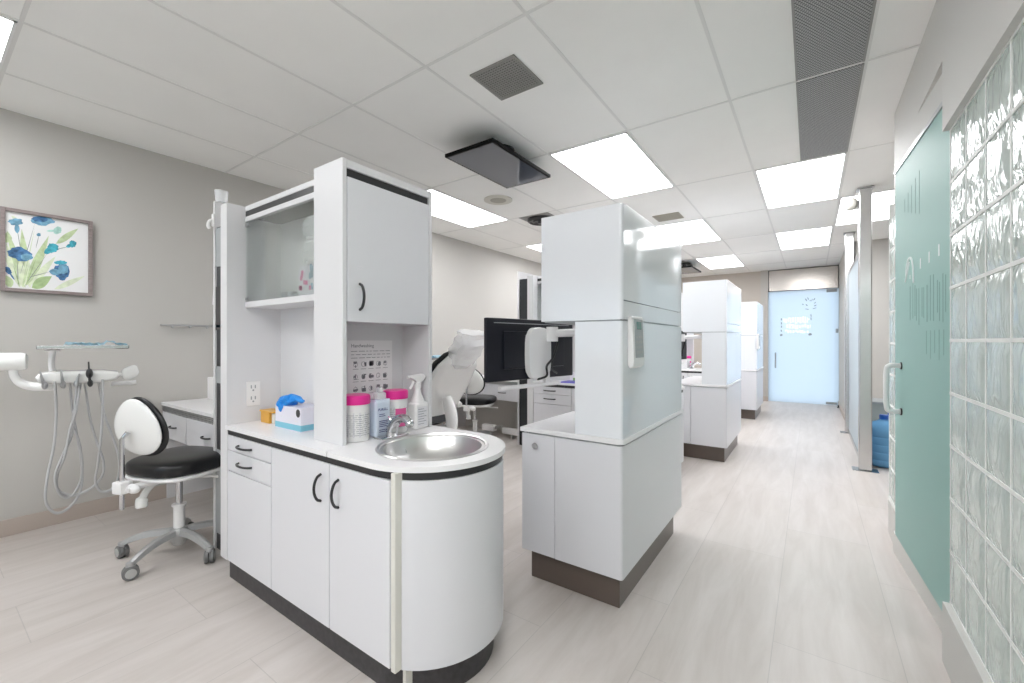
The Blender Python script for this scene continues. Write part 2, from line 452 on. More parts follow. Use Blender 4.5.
def blot(x, z, w, h, a=0, name='lettering'):
    c, s_ = math.cos(a), math.sin(a); mb = MB(); z = ZM(z); h *= 1.25
    P = [(x+dx*c-dz*s_, z+dx*s_+dz*c) for dx, dz in ((-w, -h*.4), (-w*.5, -h), (w*.6, -h*.8), (w, 0), (w*.5, h), (-w*.6, h*.7))]
    mb.prism(P, yy-.001, yy, 'y'); mb.build(name, 'grey', door)
for z in (1.50, 1.44, 1.39, 1.33): blot(-.505+.008*rr.random(), z, .011, .02, rr.random()*.4)
blot(-.505, 1.265, .026, .02); blot(-.015, 1.272, .032, .02)
for z in (1.545, 1.50): blot(.0, z, .008, .028, .1, 'stalk')
for a in range(11):
    t = .3+2.6*a/10; r = .06+.14*rr.random(); blot(-.01+r*math.cos(t)*.75, 1.62+r*math.sin(t), .006+.005*rr.random(), .012+.016*rr.random(), t-PI/2, 'leaf')
# door stop on the floor by the entrance
mb = MB((.43, 10.1, 0)); mb.lathe([(.03, 0), (.03, .01), (.018, .02), (.02, .05), (.0, .056)], (.43, 10.1, 0), 14)
tag(mb.build('door_stop', 'black'), 'small black door stop on the floor by the frosted entrance door', 'door stop')

# right side: header, kerbs, glass blocks, sliding door
mb = MB(); mb.prism([(-2.6, 2.07), (2.33, 2.07), (2.33, CEIL), (-2.6, CEIL)], .42, .56, 'x'); struct('wall_right', mb, 'header')
# header over the door, running on to a rounded end
endc = [(XR, 2.33)]+[(XR, 3.72)]+[(XR+.3-.3*math.cos(a), 3.72+.3*math.sin(a)) for a in [PI/2*i/8 for i in range(1, 9)]]+[(2.0, 4.02), (2.0, 3.92), (XR+.35, 3.92), (XR+.1, 3.6), (XR+.1, 2.33)]
mb = MB(); mb.prism(endc, 2.42, CEIL); struct('trim_3', mb, 'header')
mb = MB(); mb.prism([(XR, 3.35)]+endc[1:-1]+[(XR+.1, 3.35)], 2.16, 2.421); struct('trim_4', mb, 'header')
mb = MB(); mb.prism([(.42, YF), (.42, 2.33), (.56, 2.33), (.56, YF)], 0, .236, bev=.003); struct('baseboard_right', mb, 'header')
mb = MB(); mb.prism([(.46, 2.33), (.46, 2.58), (.402, 3.36), (.402, 3.40), (.54, 3.40), (.56, 2.33)], 0, .118, bev=.003); struct('trim_5', mb, 'header')
farc = [(.415, 3.40), (.415, 3.70)]+[(.415+.3-.3*math.cos(a), 3.70+.3*math.sin(a)) for a in [PI/2*i/8 for i in range(1, 9)]]+[(2.0, 4.0), (2.0, 3.86), (.75, 3.86), (.6, 3.6), (.6, 3.40)]
mb = MB(); mb.prism(farc, 0, .22); struct('trim_6', mb, 'header')
def block(mb, p0, tdir, ndir, w, z0, z1, t=.09):
    """one pillowed glass block; p0 the lower left of its corridor face"""
    T = Vector((*tdir, 0)); N = Vector((*ndir, 0)); P = Vector((*p0, 0)); g = .006
    for sgn, off in ((1, 0), (-1, -t)):
        n = 6; G = []
        for i in range(n+1):
            row = []
            for j in range(n+1):
                u, v = i/n, j/n
                bul = .006*min(1, 6*min(u, 1-u, v, 1-v))
                q = P+T*(g+(w-2*g)*u)+N*(off+sgn*(bul-.006)); q.z = z0+g+(z1-z0-2*g)*v
                row.append(mb._v(q))
            G.append(row)
        for i in range(n):
            for j in range(n): mb.face([G[i][j], G[i+1][j], G[i+1][j+1], G[i][j+1]])
        if sgn == 1: F0 = G
        else: F1 = G
    n = 6
    for (a, b) in (((0, None), 1), ((n, None), 1), ((None, 0), 1), ((None, n), 1)):
        for k in range(n):
            i0, j0 = (a[0], k) if False else ((a if a is not None else k), k) if False else (None, None)
    ring = [(i, 0) for i in range(n)]+[(n, j) for j in range(n)]+[(n-i, n) for i in range(n)]+[(0, n-j) for j in range(n)]
    for a, b in zip(ring, ring[1:]+ring[:1]):
        mb.face([F0[a[0]][a[1]], F0[b[0]][b[1]], F1[b[0]][b[1]], F1[a[0]][a[1]]])
BX, BW = .437, .2035
rowz = [.236+.2035*k for k in range(10)]
mb = MB(); mm = MB()
for k in range(22):
    y1 = 2.325-BW*k
    for z in rowz[:-1]: block(mb, (BX, y1-BW), (0, 1), (-1, 0), BW, z, z+.2035)
    mm.box(BX+.004, BX+.082, y1-.005, y1+.005, .236, 2.07)
mm.box(BX+.004, BX+.082, 2.325-BW*22-.005, 2.325-BW*22+.005, .236, 2.07)
for z in rowz: mm.box(BX+.003, BX+.083, 2.325-BW*22, 2.33, z-.006, z+.006)
gw = struct('wall_block', mb, 'block'); gw.name = 'wall_side'
mo = mm.build('mortar', 'mortar', gw)
# far run of blocks, straight then turning away
mb = MB(); mm = MB(); p = Vector((.424, 3.36)); ang = PI/2
for k in range(6):
    T = Vector((math.cos(ang), math.sin(ang))); N = Vector((-math.sin(ang), math.cos(ang)))
    for z in [.22+.2035*j for j in range(9)]:
        block(mb, p, T, N, BW, z, z+.2035)
        a, b = p-N*.003, p+T*BW-N*.003; c, d_ = b-N*.08, a-N*.08
        mm.prism([a, b, c, d_], z-.006, z+.006)
    mm.prism([p-T*.005-N*.003, p+T*.005-N*.003, p+T*.005-N*.083, p-T*.005-N*.083], .22, 2.16)
    p = p+T*BW; ang -= math.radians(30) if k >= 1 else 0
fw = struct('wall_curved', mb, 'block'); mm.build('mortar', 'mortar', fw)
# room behind the blocks (seen only through the glass)
mb = MB(); mb.box(3.1, 3.2, YF-.1, YB+.1, 0, CEIL); struct('wall_east', mb, 'wall')
mb = MB(); mb.box(.6, 3.1, YF-.1, YF, 0, CEIL); struct('wall_south', mb, 'wall')
mb = MB(); mb.box(2.0, 3.1, 3.82, 3.92, 0, CEIL); struct('wall_partition', mb, 'wall')
# recess with the water bottles; wall that runs on to the entrance
mb = MB(); mb.box(.49, 3.1, 8.14, 8.24, 0, CEIL); struct('wall_recess', mb, 'wall')
mb = MB(); mb.box(DX1, DX1+.1, 8.14, YB+.1, 0, CEIL); struct('wall_entry', mb, 'wall')
mb = MB(); mb.box(DX1-.012, DX1, 8.14, YB-.02, 0, .09); struct('baseboard_entry', mb, 'base')

# sliding green glass door: pane on a rail box, bow handle, etched marks
A, B = Vector((.416, 3.33)), Vector((.466, 2.40)); T = (B-A).normalized(); N = Vector((T.y, -T.x))   # N looks into the corridor
if N.x > 0: N = -N
L = (B-A).length
sd = thing('sliding_door', (A.x, A.y, .12), 'green frosted glass sliding door beside the glass block wall', 'door')
sd['kind'] = 'thing'
R3 = Matrix(((T.x, N.x, 0, A.x), (T.y, N.y, 0, A.y), (0, 0, 1, 0), (0, 0, 0, 1)))   # local: x along the door, y out to the corridor
def dmb():
    m = MB((A.x, A.y, .12)); m.M = R3; return m
mb = dmb(); mb.box(0, L, .0, .012, .121, 2.244); mb.build('glass_pane', 'door', sd)
mb = dmb(); mb.box(-.02, L, -.03, .006, 2.245, 2.385, .003); mb.build('rail', 'header', sd)
mb = dmb(); mb.box(0, L, -.015, .018, 2.225, 2.246); mb.build('clamp_strip', 'dull', sd)
mb = dmb(); hx = .15
mb.tube(spline([(hx, .012, 1.115), (hx, .06, 1.115), (hx, .075, 1.09), (hx, .078, .99), (hx, .075, .885), (hx, .06, .86), (hx, .012, .86)], 6), .0135, 12)
mb.build('handle', 'plastic', sd)
for z in (1.115, .86):
    mb = dmb(); mb.cyl((hx, .011, z), (hx, .018, z), .02, seg=14); mb.build('handle_collar', 'black', sd)
mb = dmb(); rr = random.Random(5)
def stroke(mb, x, z0, z1, w=.006): mb.box(x-w/2, x+w/2, .0122, .0128, z0, z1)
for k, x in enumerate([.22, .29, .36, .43, .50]):
    stroke(mb, x, 1.95-.02*k, 2.02+.015*k, .0035); mb.build('etched_stroke', 'etchd', sd); mb = dmb()
mb.tube([(.24+i*.012, .0126, 1.57+.012*i*1.1) for i in range(8)], .005, 6)
mb.tube([(.33+.07*math.cos(t), .0126, 1.60+.085*math.sin(t)) for t in [PI*(1-i/10) for i in range(11)]], .006, 6)
mb.tube([(.40, .0126, 1.60), (.405, .0126, 1.545)], .006, 6); mb.box(.325, .335, .0122, .013, 1.575, 1.595)
mb.build('pale_lettering', 'etch', sd)
for x in (.52, .66, .80):
    mb = dmb(); mb.box(x-.008, x+.008, .0122, .013, 1.60+.05*(x-.5), 1.65+.05*(x-.5)); mb.build('pale_dot', 'etch', sd)
mb = dmb(); x = .33
while x < .92:
    stroke(mb, x, 1.33+.05*rr.random(), 1.50+.05*rr.random(), .006+.005*rr.random()); x += .025+.03*rr.random()
for x in (.62, .68, .74, .80, .86): stroke(mb, x, 1.17+.03*rr.random(), 1.30, .005)
mb.build('dark_lettering', 'etchd', sd)

# stainless posts with the frosted screen between them
def post(y, label):
    x = .43; t = thing('floor_post', (x, y, 0), label, 'post', 'stainless posts of the frosted screen')
    mb = MB((x, y, 0)); mb.box(x-.05, x+.05, y-.05, y+.05, .006, CEIL-.004, .012, 3); mb.build('shaft', 'post', t)
    mb = MB((x, y, 0)); mb.box(x-.1, x+.1, y-.075, y+.075, 0, .006, .002); mb.build('floor_plate', 'post', t)
    mb = MB((x, y, 0)); mb.box(x-.065, x+.065, y-.065, y+.065, CEIL-.014, CEIL-.003, .003); mb.build('top_plate', 'post', t)
    return t
post(5.36, 'nearer square stainless steel post beside the blue water bottles')
post(7.42, 'farther square stainless steel post close to the entrance door')
scr = thing('glass_screen', (.43, 6.39, 0), 'pale frosted glass screen held between the two stainless posts', 'screen')
mb = MB((.43, 6.39, 0)); mb.box(.424, .436, 5.412, 7.368, .05, 2.16); mb.build('pane', 'pane', scr)
mb = MB((.43, 6.39, 0)); mb.box(.415, .445, 5.412, 7.368, 0, .05); mb.build('bottom_channel', 'post', scr)
mb = MB((.43, 6.39, 0)); mb.box(.415, .445, 5.412, 7.368, 2.16, 2.2); mb.build('top_rail', 'post', scr)
al = thing('alarm_sensor', (.38, 5.36, 2.57), 'small cream alarm sensor fixed high on the nearer steel post', 'sensor')
ax = Matrix.Rotation(-PI/2, 3, 'Y')
mb = MB((.38, 5.36, 2.57)); mb.box(.35, .3805, 5.33, 5.39, 2.55, 2.63, .005); mb.build('bracket', 'plastic', al)
mb = MB((.38, 5.36, 2.57)); mb.blob((.325, 5.35, 2.60), (.05, .06, .06), e=.8); mb.build('housing', 'cream', al)

# water bottles and the low cabinet in the recess
def water_bottle(x, y, label, z0=0):
    t = thing('water_bottle', (x, y, z0), label, 'bottle', 'blue water bottles')
    mb = MB((0, 0, 0)); prof = [(0, .012), (.10, .0), (.135, .012), (.145, .04)]
    for k in range(4):
        z = .06+.075*k; prof += [(.145, z), (.138, z+.012), (.138, z+.02), (.145, z+.032)]
    prof += [(.145, .355), (.13, .40), (.085, .44), (.04, .455), (.032, .46), (.032, .50), (0, .50)]
    mb.lathe(prof, seg=28); mb.build('bottle_body', 'jug', t)
    mb = MB(); mb.lathe([(.036, .47), (.036, .51), (.03, .515), (0, .515)], seg=18); mb.build('cap', 'jugcap', t)
    return t
water_bottle(.60, 5.66, 'large blue water bottle on the floor right behind the nearer steel post')
water_bottle(.70, 5.98, 'second blue water bottle, farther back in the recess')
lc = thing('low_cabinet', (.66, 6.55, 0), 'low grey cabinet with a dark top behind the water bottles', 'cabinet')
mb = MB((.66, 6.55, 0)); mb.box(.55, .86, 6.4, 6.8, 0, .53, .005); mb.build('body', 'bin', lc)
mb = MB((.66, 6.55, 0)); mb.box(.54, .87, 6.39, 6.81, .53, .56, .005); mb.build('top', 'grey', lc)

# ------------------------------------------------------------------ ceiling fittings
def ceiling_light(x, y, label):
    t = thing('ceiling_light', (x, y, CEIL), label, 'ceiling light', 'flat ceiling light panels')
    w, l = .65/2-.009, 1.31/2-.009
    mb = MB((x, y, CEIL)); f = .012
    for a in ((x-w, x-w+f, y-l, y+l), (x+w-f, x+w, y-l, y+l), (x-w, x+w, y-l, y-l+f), (x-w, x+w, y+l-f, y+l)): mb.box(*a, CEIL-.008, CEIL-.0005)
    mb.build('frame', 'frame', t)
    mb = MB((x, y, CEIL)); mb.box(x-w+f, x+w-f, y-l+f, y+l-f, CEIL-.006, CEIL-.001); mb.build('diffuser', 'light', t)
for cx, cy, lab in [(-1.385, 3.585, 'large ceiling light panel nearest above the overhanging white cabinet'),
        (-3.335, 3.585, 'ceiling light panel just behind the tower cupboard by the left wall'),
        (-1.385, 6.205, 'ceiling light panel beyond the small beige vent'),
        (-.085, 4.895, 'ceiling light panel touching the end of the dark perforated grille'),
        (.565, 6.205, 'ceiling light panel behind the nearer stainless steel post'),
        (-.085, 7.515, 'ceiling light panel over the corridor just before the entrance door'),
        (-1.385, 8.825, 'farthest ceiling light panel, over the last white cabinet'),
        (-3.335, 6.205, 'ceiling light panel partly hidden behind the overhanging cabinet top'),
        (-3.335, -.345, 'ceiling light panel cut by the left edge of the photo')]:
    ceiling_light(cx, cy, lab)
# panels added out of view, mostly behind camera and blocks, to brighten the rooms
for cx, cy in ((-.085, -.345), (-.085, -1.655), (-1.385, -1.655), (-3.335, 8.825), (1.865, -.345), (1.215, .965), (1.865, 2.275), (1.865, 6.205)):
    ceiling_light(cx, cy, 'added ceiling light panel outside the view')

def return_grille(y0, y1, label):
    x0, x1 = -.065, .228; c = ((x0+x1)/2, (y0+y1)/2, CEIL)
    t = thing('ceiling_grille', c, label, 'grille', 'perforated ceiling grilles')
    mb = MB(c); mb.box(x0, x1, y0+.013, y1-.013, CEIL-.006, CEIL-.002); mb.build('perforated_panel', 'perf', t)
    mb = MB(c)
    for a in ((x0-.006, x0+.004, y0+.012, y1-.012), (x1-.004, x1+.006, y0+.012, y1-.012)): mb.box(*a, CEIL-.008, CEIL-.0005)
    mb.build('edge_frame', 'grille', t)
return_grille(1.62, 2.93, 'dark perforated ceiling grille nearest the camera')
return_grille(2.93, 4.24, 'dark perforated ceiling grille ending at the corridor light panel')

def square_vent(x0, x1, y0, y1, label, slat, frame, n=14, back='voidm'):
    c = ((x0+x1)/2, (y0+y1)/2, CEIL)
    t = thing('ceiling_vent', c, label, 'vent', 'square ceiling vents'); f = .012
    mb = MB(c); mb.box(x0+f, x1-f, y0+f, y1-f, CEIL-.003, CEIL-.001); mb.build('duct_opening', back, t)
    mb = MB(c)
    for a in ((x0, x0+f, y0, y1), (x1-f, x1, y0, y1), (x0, x1, y0, y0+f), (x0, x1, y1-f, y1)): mb.box(*a, CEIL-.009, CEIL-.0005, .002)
    mb.build('frame', frame, t)
    mb = MB(c)
    for i in range(n):
        y = y0+f+(y1-y0-2*f)*(i+.5)/n; w = (y1-y0)/n*.22
        mb.box(x0+f, x1-f, y-w, y+w, CEIL-.008, CEIL-.004)
    for i in range(n):
        x = x0+f+(x1-x0-2*f)*(i+.5)/n; w = (x1-x0)/n*.16
        mb.box(x-w, x+w, y0+f, y1-f, CEIL-.007, CEIL-.004)
    mb.build('slats', slat, t)
square_vent(-1.56, -1.26, 1.81, 2.11, 'square grey ceiling vent with a fine grid nearest the camera', 'grille', 'grille', 16)
square_vent(-1.545, -1.245, 5.10, 5.37, 'small beige ceiling vent in front of the corridor light panel', 'beige', 'beige', 12, 'grille')
def round_diffuser(x, y, label):
    t = thing('ceiling_diffuser', (x, y, CEIL), label, 'vent', 'dark ceiling diffusers')
    mb = MB(); mb.box(-.2, .2, -.2, .2, -.006, -.0005, .002); mb.build('face_plate', 'grille', t)
    mb = MB(); mb.lathe([(.17, -.006), (.17, -.03), (.15, -.045), (.13, -.03), (.11, -.03), (.10, -.05), (.07, -.035), (.05, -.035), (.04, -.06), (0, -.06)], seg=28); mb.build('ring_cone', 'black', t)
round_diffuser(-2.68, 4.44, 'dark ceiling diffuser just above the overhanging cabinet top')
sp = thing('ceiling_speaker', (-2.69, 3.58, CEIL), 'round beige speaker set flush in the ceiling tile', 'speaker')
mb = MB(); mb.lathe([(.15, -.0005), (.15, -.008), (.13, -.012), (.085, -.010), (.085, -.0005)], seg=36); mb.build('rim', 'ring', sp)
mb = MB(); mb.lathe([(.085, -.006), (.08, -.012), (0, -.014)], seg=30); mb.build('cover', 'beige', sp)

def ceiling_screen(y, label):
    x0, x1, y0, y1, z = -2.20, -1.755, y, y+.78, 2.60
    c = (-1.98, y+.39, z); t = thing('ceiling_screen', c, label, 'screen', 'ceiling mounted screens')
    mb = MB(c); mb.box(x0, x1, y0, y1, z, z+.026, .003); mb.build('housing', 'matte', t)
    mb = MB(c); mb.box(x0+.016, x1-.016, y0+.016, y1-.016, z-.001, z+.002); mb.build('display', 'tvs', t)
    mb = MB(c); mb.box(x0+.15, x1-.15, y0+.28, y1-.28, z+.025, z+.075, .006); mb.cyl((-1.98, y+.39, z+.07), (-1.98, y+.39, CEIL-.012), .04)
    mb.lathe([(.11, CEIL-.012), (.11, CEIL-.0006)], (-1.98, y+.39, 0), 20); mb.build('mount', 'black', t)
ceiling_screen(2.275, 'flat screen hung face down under the ceiling, near the large light panel')
ceiling_screen(2.275+2*PER, 'far face down screen under the ceiling, seen above the second overhanging cabinet')

# ------------------------------------------------------------------ sink unit: base cabinet, worktop, tower, glass cupboard
SC = (-1.285, 1.25)          # centre of the rounded end
def outline(r, x0, inset=0):
    y0, y1 = SC[1]-r, SC[1]+r
    return [(x0, y0)]+arc(SC[0], SC[1], r, -90, 90, 24)+[(x0, y1)]
def d_handle(mb, p, q, out, r=.0055):
    """bow handle from p to q standing out along out"""
    p, q, out = Vector(p), Vector(q), Vector(out)
    d = q-p
    mb.tube([p+d*(i/16)+out*math.sin(PI*i/16)**.45 for i in range(17)], r, 8)

def base_cabinet():
    o = (-1.9, 1.25, 0); t = thing('base_cabinet', o, 'white base cabinet with rounded end under the round steel sink, nearest the camera', 'cabinet', 'white sink base cabinets')
    mb = MB(o); mb.prism(outline(.278, -2.46), .125, .66); mb.tubewall(outline(.278, -2.46), outline(.258, -2.44), .655, .775); mb.build('body', 'panel', t)
    mb = MB(o); mb.prism(outline(.258, -2.53), 0, .126); mb.build('kickboard', 'kick', t)
    mb = MB(o); mb.tubewall(outline(.294, -2.458), outline(.27, -2.43), .772, .7995); mb.build('recessed_band', 'black', t)
    # curved end skin, from the corner strip round to the back
    a0 = math.degrees(math.asin(-.272/.298)); out = arc(SC[0], SC[1], .298, -64, 90, 26); inn = arc(SC[0], SC[1], .277, 90, -64, 26)
    mb = MB(o); mb.prism(out+inn, .118, .770); mb.build('curved_end_panel', 'white', t)
    mb = MB(o); mb.box(-1.179, -1.156, .956, 1.0, .118, .799, .003); mb.build('corner_strip', 'cream', t)
    mb = MB(o); mb.box(-1.168, -1.152, 1.0, 1.03, 0, .12); mb.build('corner_foot', 'cream', t)
    mb = MB(o); mb.box(-2.535, -2.46, .95, 1.56, .125, 1.966, .003)
    mb.build('tall_end_panel', 'panel', t)
    for (x0, x1, hx) in ((-1.998, -1.543, -1.598), (-1.539, -1.181, -1.478)):
        mb = MB(o); mb.box(x0, x1, .952, .972, .127, .770, .003); d = mb.build('door', 'white', t)
        mb = MB(o); d_handle(mb, (hx, .952, .615), (hx, .952, .722), (0, -.03, 0)); mb.build('handle', 'black', d)
    for (z0, z1, hz) in ((.697, .770, .732), (.592, .693, .646)):
        mb = MB(o); mb.box(-2.455, -2.002, .952, .972, z0, z1, .003); d = mb.build('drawer', 'white', t)
        mb = MB(o); d_handle(mb, (-2.325, .952, hz), (-2.185, .952, hz), (0, -.028, 0)); mb.build('handle', 'black', d)
    mb = MB(o); mb.box(-2.455, -2.002, .952, .972, .127, .588, .003); mb.build('lower_front', 'white', t)
    # socket on the side of the end panel
    mb = MB(o); mb.box(-2.4605, -2.455, 1.042, 1.112, .905, 1.035, .002); ou = mb.build('socket_plate', 'plastic', t)
    mb = MB(o)
    for z in (.94, 1.0):
        for y in (1.066, 1.086): mb.box(-2.456, -2.4545, y-.003, y+.003, z-.002, z+.016)
        mb.cyl((-2.456, 1.076, z-.012), (-2.4545, 1.076, z-.012), .005, seg=8)
    mb.build('socket_slots', 'grey', ou)
    return t
def worktop():
    o = (-1.9, 1.25, .80); t = thing('worktop', o, 'white worktop with round stainless sink on the nearest base cabinet', 'worktop', 'white sink worktops')
    z0, z1 = .80, .82; R = .306; hole = .212
    mb = MB(o)
    # ring round the sink hole
    n = 72; outer = []; inner = []
    for k in range(n):
        a = 2*PI*k/n; c, s_ = math.cos(a), math.sin(a)
        inner.append((SC[0]+.011+hole*c, SC[1]+hole*s_))
        if c >= 0: outer.append((SC[0]+R*c, SC[1]+R*s_))
        else:
            tt = min((R/abs(s_)) if abs(s_) > 1e-6 else 9, .265/abs(c)); outer.append((SC[0]+tt*c, SC[1]+tt*s_))
    def ring(pts, z): return [mb._v((p[0], p[1], z)) for p in pts]
    ot, ob, it, ib = ring(outer, z1), ring(outer, z0), ring(inner, z1), ring(inner, z0)
    for k in range(n):
        j = (k+1) % n
        mb.face([ot[k], ot[j], it[j], it[k]]); mb.face([ob[k], ib[k], ib[j], ob[j]])
        mb.face([it[k], it[j], ib[j], ib[k]])
        if not (abs(outer[k][0]-(SC[0]-.265)) < 1e-4 and abs(outer[j][0]-(SC[0]-.265)) < 1e-4): mb.face([ot[j], ot[k], ob[k], ob[j]])
    mb.box(-2.462, SC[0]-.265, SC[1]-R, SC[1]+R, z0, z1)
    mb.build('slab', 'ctop', t)
    mb = MB(o); cx = SC[0]+.011
    mb.lathe([(.2, .8195), (.226, .8195), (.228, .823), (.224, .827), (.214, .825), (.209, .815), (.203, .795), (.188, .765), (.165, .738), (.13, .712), (.09, .697), (.045, .69), (0, .688)], (cx, SC[1], 0), 64, cap=False)
    sb = mb.build('sink_bowl', 'steel', t)
    mb = MB(o); mb.lathe([(.03, .688), (.028, .694), (.012, .692), (0, .692)], (cx, SC[1], 0), 24); mb.build('drain', 'chrome', sb)
    return t
def faucet():
    o = (-1.548, 1.262, .8203); t = thing('faucet', o, 'low chrome faucet at the back of the round sink nearest the camera', 'faucet', 'sink faucets')
    mb = MB(); mb.box(-.028, .028, -.075, .075, 0, .008, .003); mb.lathe([(.027, .007), (.025, .03), (.024, .05)], seg=20); mb.build('base_plate', 'chrome', t)
    mb = MB(); pts = spline([(0, 0, .02), (.014, 0, .055), (.045, 0, .083), (.085, 0, .092), (.118, 0, .078)], 7)
    mb.tube(pts, .02, 14, radii=[.025-.008*i/(len(pts)-1) for i in range(len(pts))]); mb.build('spout', 'chrome', t)
    mb = MB(); mb.blob((.118, 0, .072), (.019, .019, .019)); mb.build('spray_tip', 'chrome', t)
    mb = MB(); mb.tube(spline([(-.002, 0, .05), (-.004, .0, .072), (-.02, .0, .088)], 5), .008, 10); mb.build('lever', 'chrome', t)
    return t
def tower():
    o = (-1.68, 1.29, .82); t = thing('tower_cupboard', o, 'tall white cupboard with open niche above the sink end of the nearest worktop', 'cupboard', 'white tower cupboards')
    x0, x1 = -1.787, -1.572; y0, y1 = 1.03, 1.535
    mb = MB(o); mb.box(x0, x1, y0, y0+.02, .8205, 2.008, .003); mb.build('front_panel', 'panel', t)
    mb = MB(o); mb.box(x0, x1, y1-.02, y1, .8205, 2.008, .003); mb.build('far_panel', 'panel', t)
    mb = MB(o); mb.box(x0, x0+.015, y0+.02, y1-.02, .8205, 2.0); mb.build('back_panel', 'panel', t)
    mb = MB(o); mb.box(x0+.015, x1-.001, y0+.0205, y1-.0205, 1.972, 2.006, .002); mb.build('top_board', 'panel', t)
    mb = MB(o); mb.box(x0+.015, x1-.012, y0+.0205, y1-.0205, 1.938, 1.972); mb.build('recessed_band', 'black', t)
    mb = MB(o); mb.box(x0+.015, x1-.02, y0+.0205, y1-.0205, 1.333, 1.352); mb.build('shelf', 'panel', t)
    mb = MB(o); mb.box(x1-.018, x1+.0, y0+.023, y1-.023, 1.333, 1.936, .003); d = mb.build('door', 'white', t)
    mb = MB(o); d_handle(mb, (x1, 1.112, 1.385), (x1, 1.112, 1.495), (.03, 0, 0), .006); mb.build('handle', 'black', d)
    mb = MB(o)
    for k in range(2): mb.box(x1-.0002, x1+.0004, 1.098, 1.132-.006*k, 1.568-.011*k, 1.571-.011*k)
    mb.build('print', 'label', d)
    return t
def glass_cupboard():
    o = (-2.12, 1.13, 1.43); t = thing('glass_cupboard', o, 'wall cupboard with greenish glass front left of the nearest tower cupboard', 'cupboard', 'glass fronted wall cupboards')
    x0, x1, y0, y1 = -2.459, -1.788, 1.037, 1.222
    mb = MB(o); mb.box(x0, x1, y1, y1+.018, .8205, 1.97); mb.build('back_board', 'panel', t)
    mb = MB(o); mb.box(x0, x1, y0, y1, 1.43, 1.46, .003); mb.build('bottom_shelf', 'panel', t)
    mb = MB(o); mb.box(x0, x1, y0, y1, 1.94, 1.967, .003); mb.build('top_board', 'panel', t)
    mb = MB(o); mb.box(x0, x1, y0+.003, y1, 1.911, 1.94); mb.build('recessed_band', 'black', t)
    mb = MB(o); mb.box(x0, x1, y0, y0+.02, 1.885, 1.911, .002); mb.build('front_rail', 'panel', t)
    for a, b in ((x0+.002, -2.124), (-2.122, x1-.002)):
        mb = MB(o); mb.box(a, b, y0+.004, y0+.009, 1.462, 1.884); p = mb.build('glass_door', 'glassgreen', t)
        if a < -2.3:
            mb = MB(o)
            for z in (1.475, 1.865): mb.box(x0+.003, x0+.035, y0-.001, y0+.011, z-.008, z+.008, .002)
            mb.build('hinge_clip', 'dull', p)
    return t
S0 = [base_cabinet(), worktop(), faucet(), tower(), glass_cupboard()]
for k, ords in ((1, ('second', 'in the second bay, behind the black monitor')), (2, ('third', 'in the gap of the second overhanging cabinet'))):
    for o, lab in zip(S0, (f'white drawer base cabinet with dark band {ords[1]}', f'white sink worktop {ords[1]}', f'chrome faucet on the sink worktop {ords[1]}',
                           f'white tower cupboard over the worktop {ords[1]}', f'glass fronted wall cupboard {ords[1]}')):
        dup(o, PER*k, lab)

# ---- things on the worktop and in the niche
def wipes_tub(x, y, label, pinkpatch):
    t = thing('wipes_tub', (x, y, .8205), label, 'tub', 'wipes tubs with pink lids')
    mb = MB(); mb.lathe([(0, 0), (.052, 0), (.056, .004), (.056, .158), (.054, .162)], seg=36); mb.build('tub_body', 'plastic', t)
    mb = MB(); mb.lathe([(.0588, .158), (.0595, .163), (.0595, .188), (.057, .196), (.048, .199), (0, .199)], seg=36); mb.build('lid', 'pink', t)
    mb = MB(); R = .0566
    def patch(a0, a1, z0, z1, r=R):
        P = [(r*math.cos(math.radians(a0+(a1-a0)*i/8)), r*math.sin(math.radians(a0+(a1-a0)*i/8))) for i in range(9)]
        for p, q in zip(P, P[1:]): mb.poly([(*p, z0), (*q, z0), (*q, z1), (*p, z1)])
    rr = random.Random(len(label))
    mb.mi = 0; patch(-150, 60, .02, .125)
    mb.mi = 1
    for k in range(11):
        z = .028+.0085*k
        a = -146+4*rr.random()
        while a < 20:
            w = 10+26*rr.random(); patch(a, a+w, z, z+.0018, R+.0004); a += w+5
    if pinkpatch: mb.mi = 2; patch(-40, 18, .075, .115, R+.0007); patch(-40, 18, .03, .06, R+.0007)
    mb.build('printed_label', ['label', 'ink', 'pinkl'], t, recalc=False)
    return t
tubA = wipes_tub(-1.628, 1.133, 'wipes tub with pink lid at the front of the niche beside the clear gel bottle', False)
tubB = wipes_tub(-1.632, 1.352, 'wipes tub with pink lid between the gel bottle and the spray bottle', True)
dup(tubB, 2*PER, 'far pink lidded tub in the gap under the second overhanging cabinet')
# gel sanitizer pump bottle
t = thing('sanitizer_bottle', (-1.61, 1.243, .8205), 'clear blue sanitizer gel bottle between the two pink lidded tubs', 'bottle')
mb = MB(); mb.box(-.028, .028, -.042, .042, 0, .165, .012, 3); mb.prism([(-.025, -.038), (.025, -.038), (.025, .038), (-.025, .038)], .16, .168); mb.build('bottle_body', 'gel', t)
mb = MB(); mb.box(-.018, .018, -.026, .026, .166, .2, .008); mb.lathe([(.014, .2), (.014, .222), (0, .222)], seg=16); mb.build('pump_neck', 'clear', t)
mb = MB(); mb.text('PURELL', .0165, (.0288, -.031, .118), (0, 1, 0), (0, .12, 1), depth=.0004)
for k, (w, z) in enumerate(((.03, .1), (.034, .092), (.05, .07), (.046, .062), (.05, .054), (.04, .046), (.05, .03), (.044, .022))): mb.box(.0283, .0288, -.024, -.024+w, z, z+.0028)
mb.build('lettering', 'inkb', t)
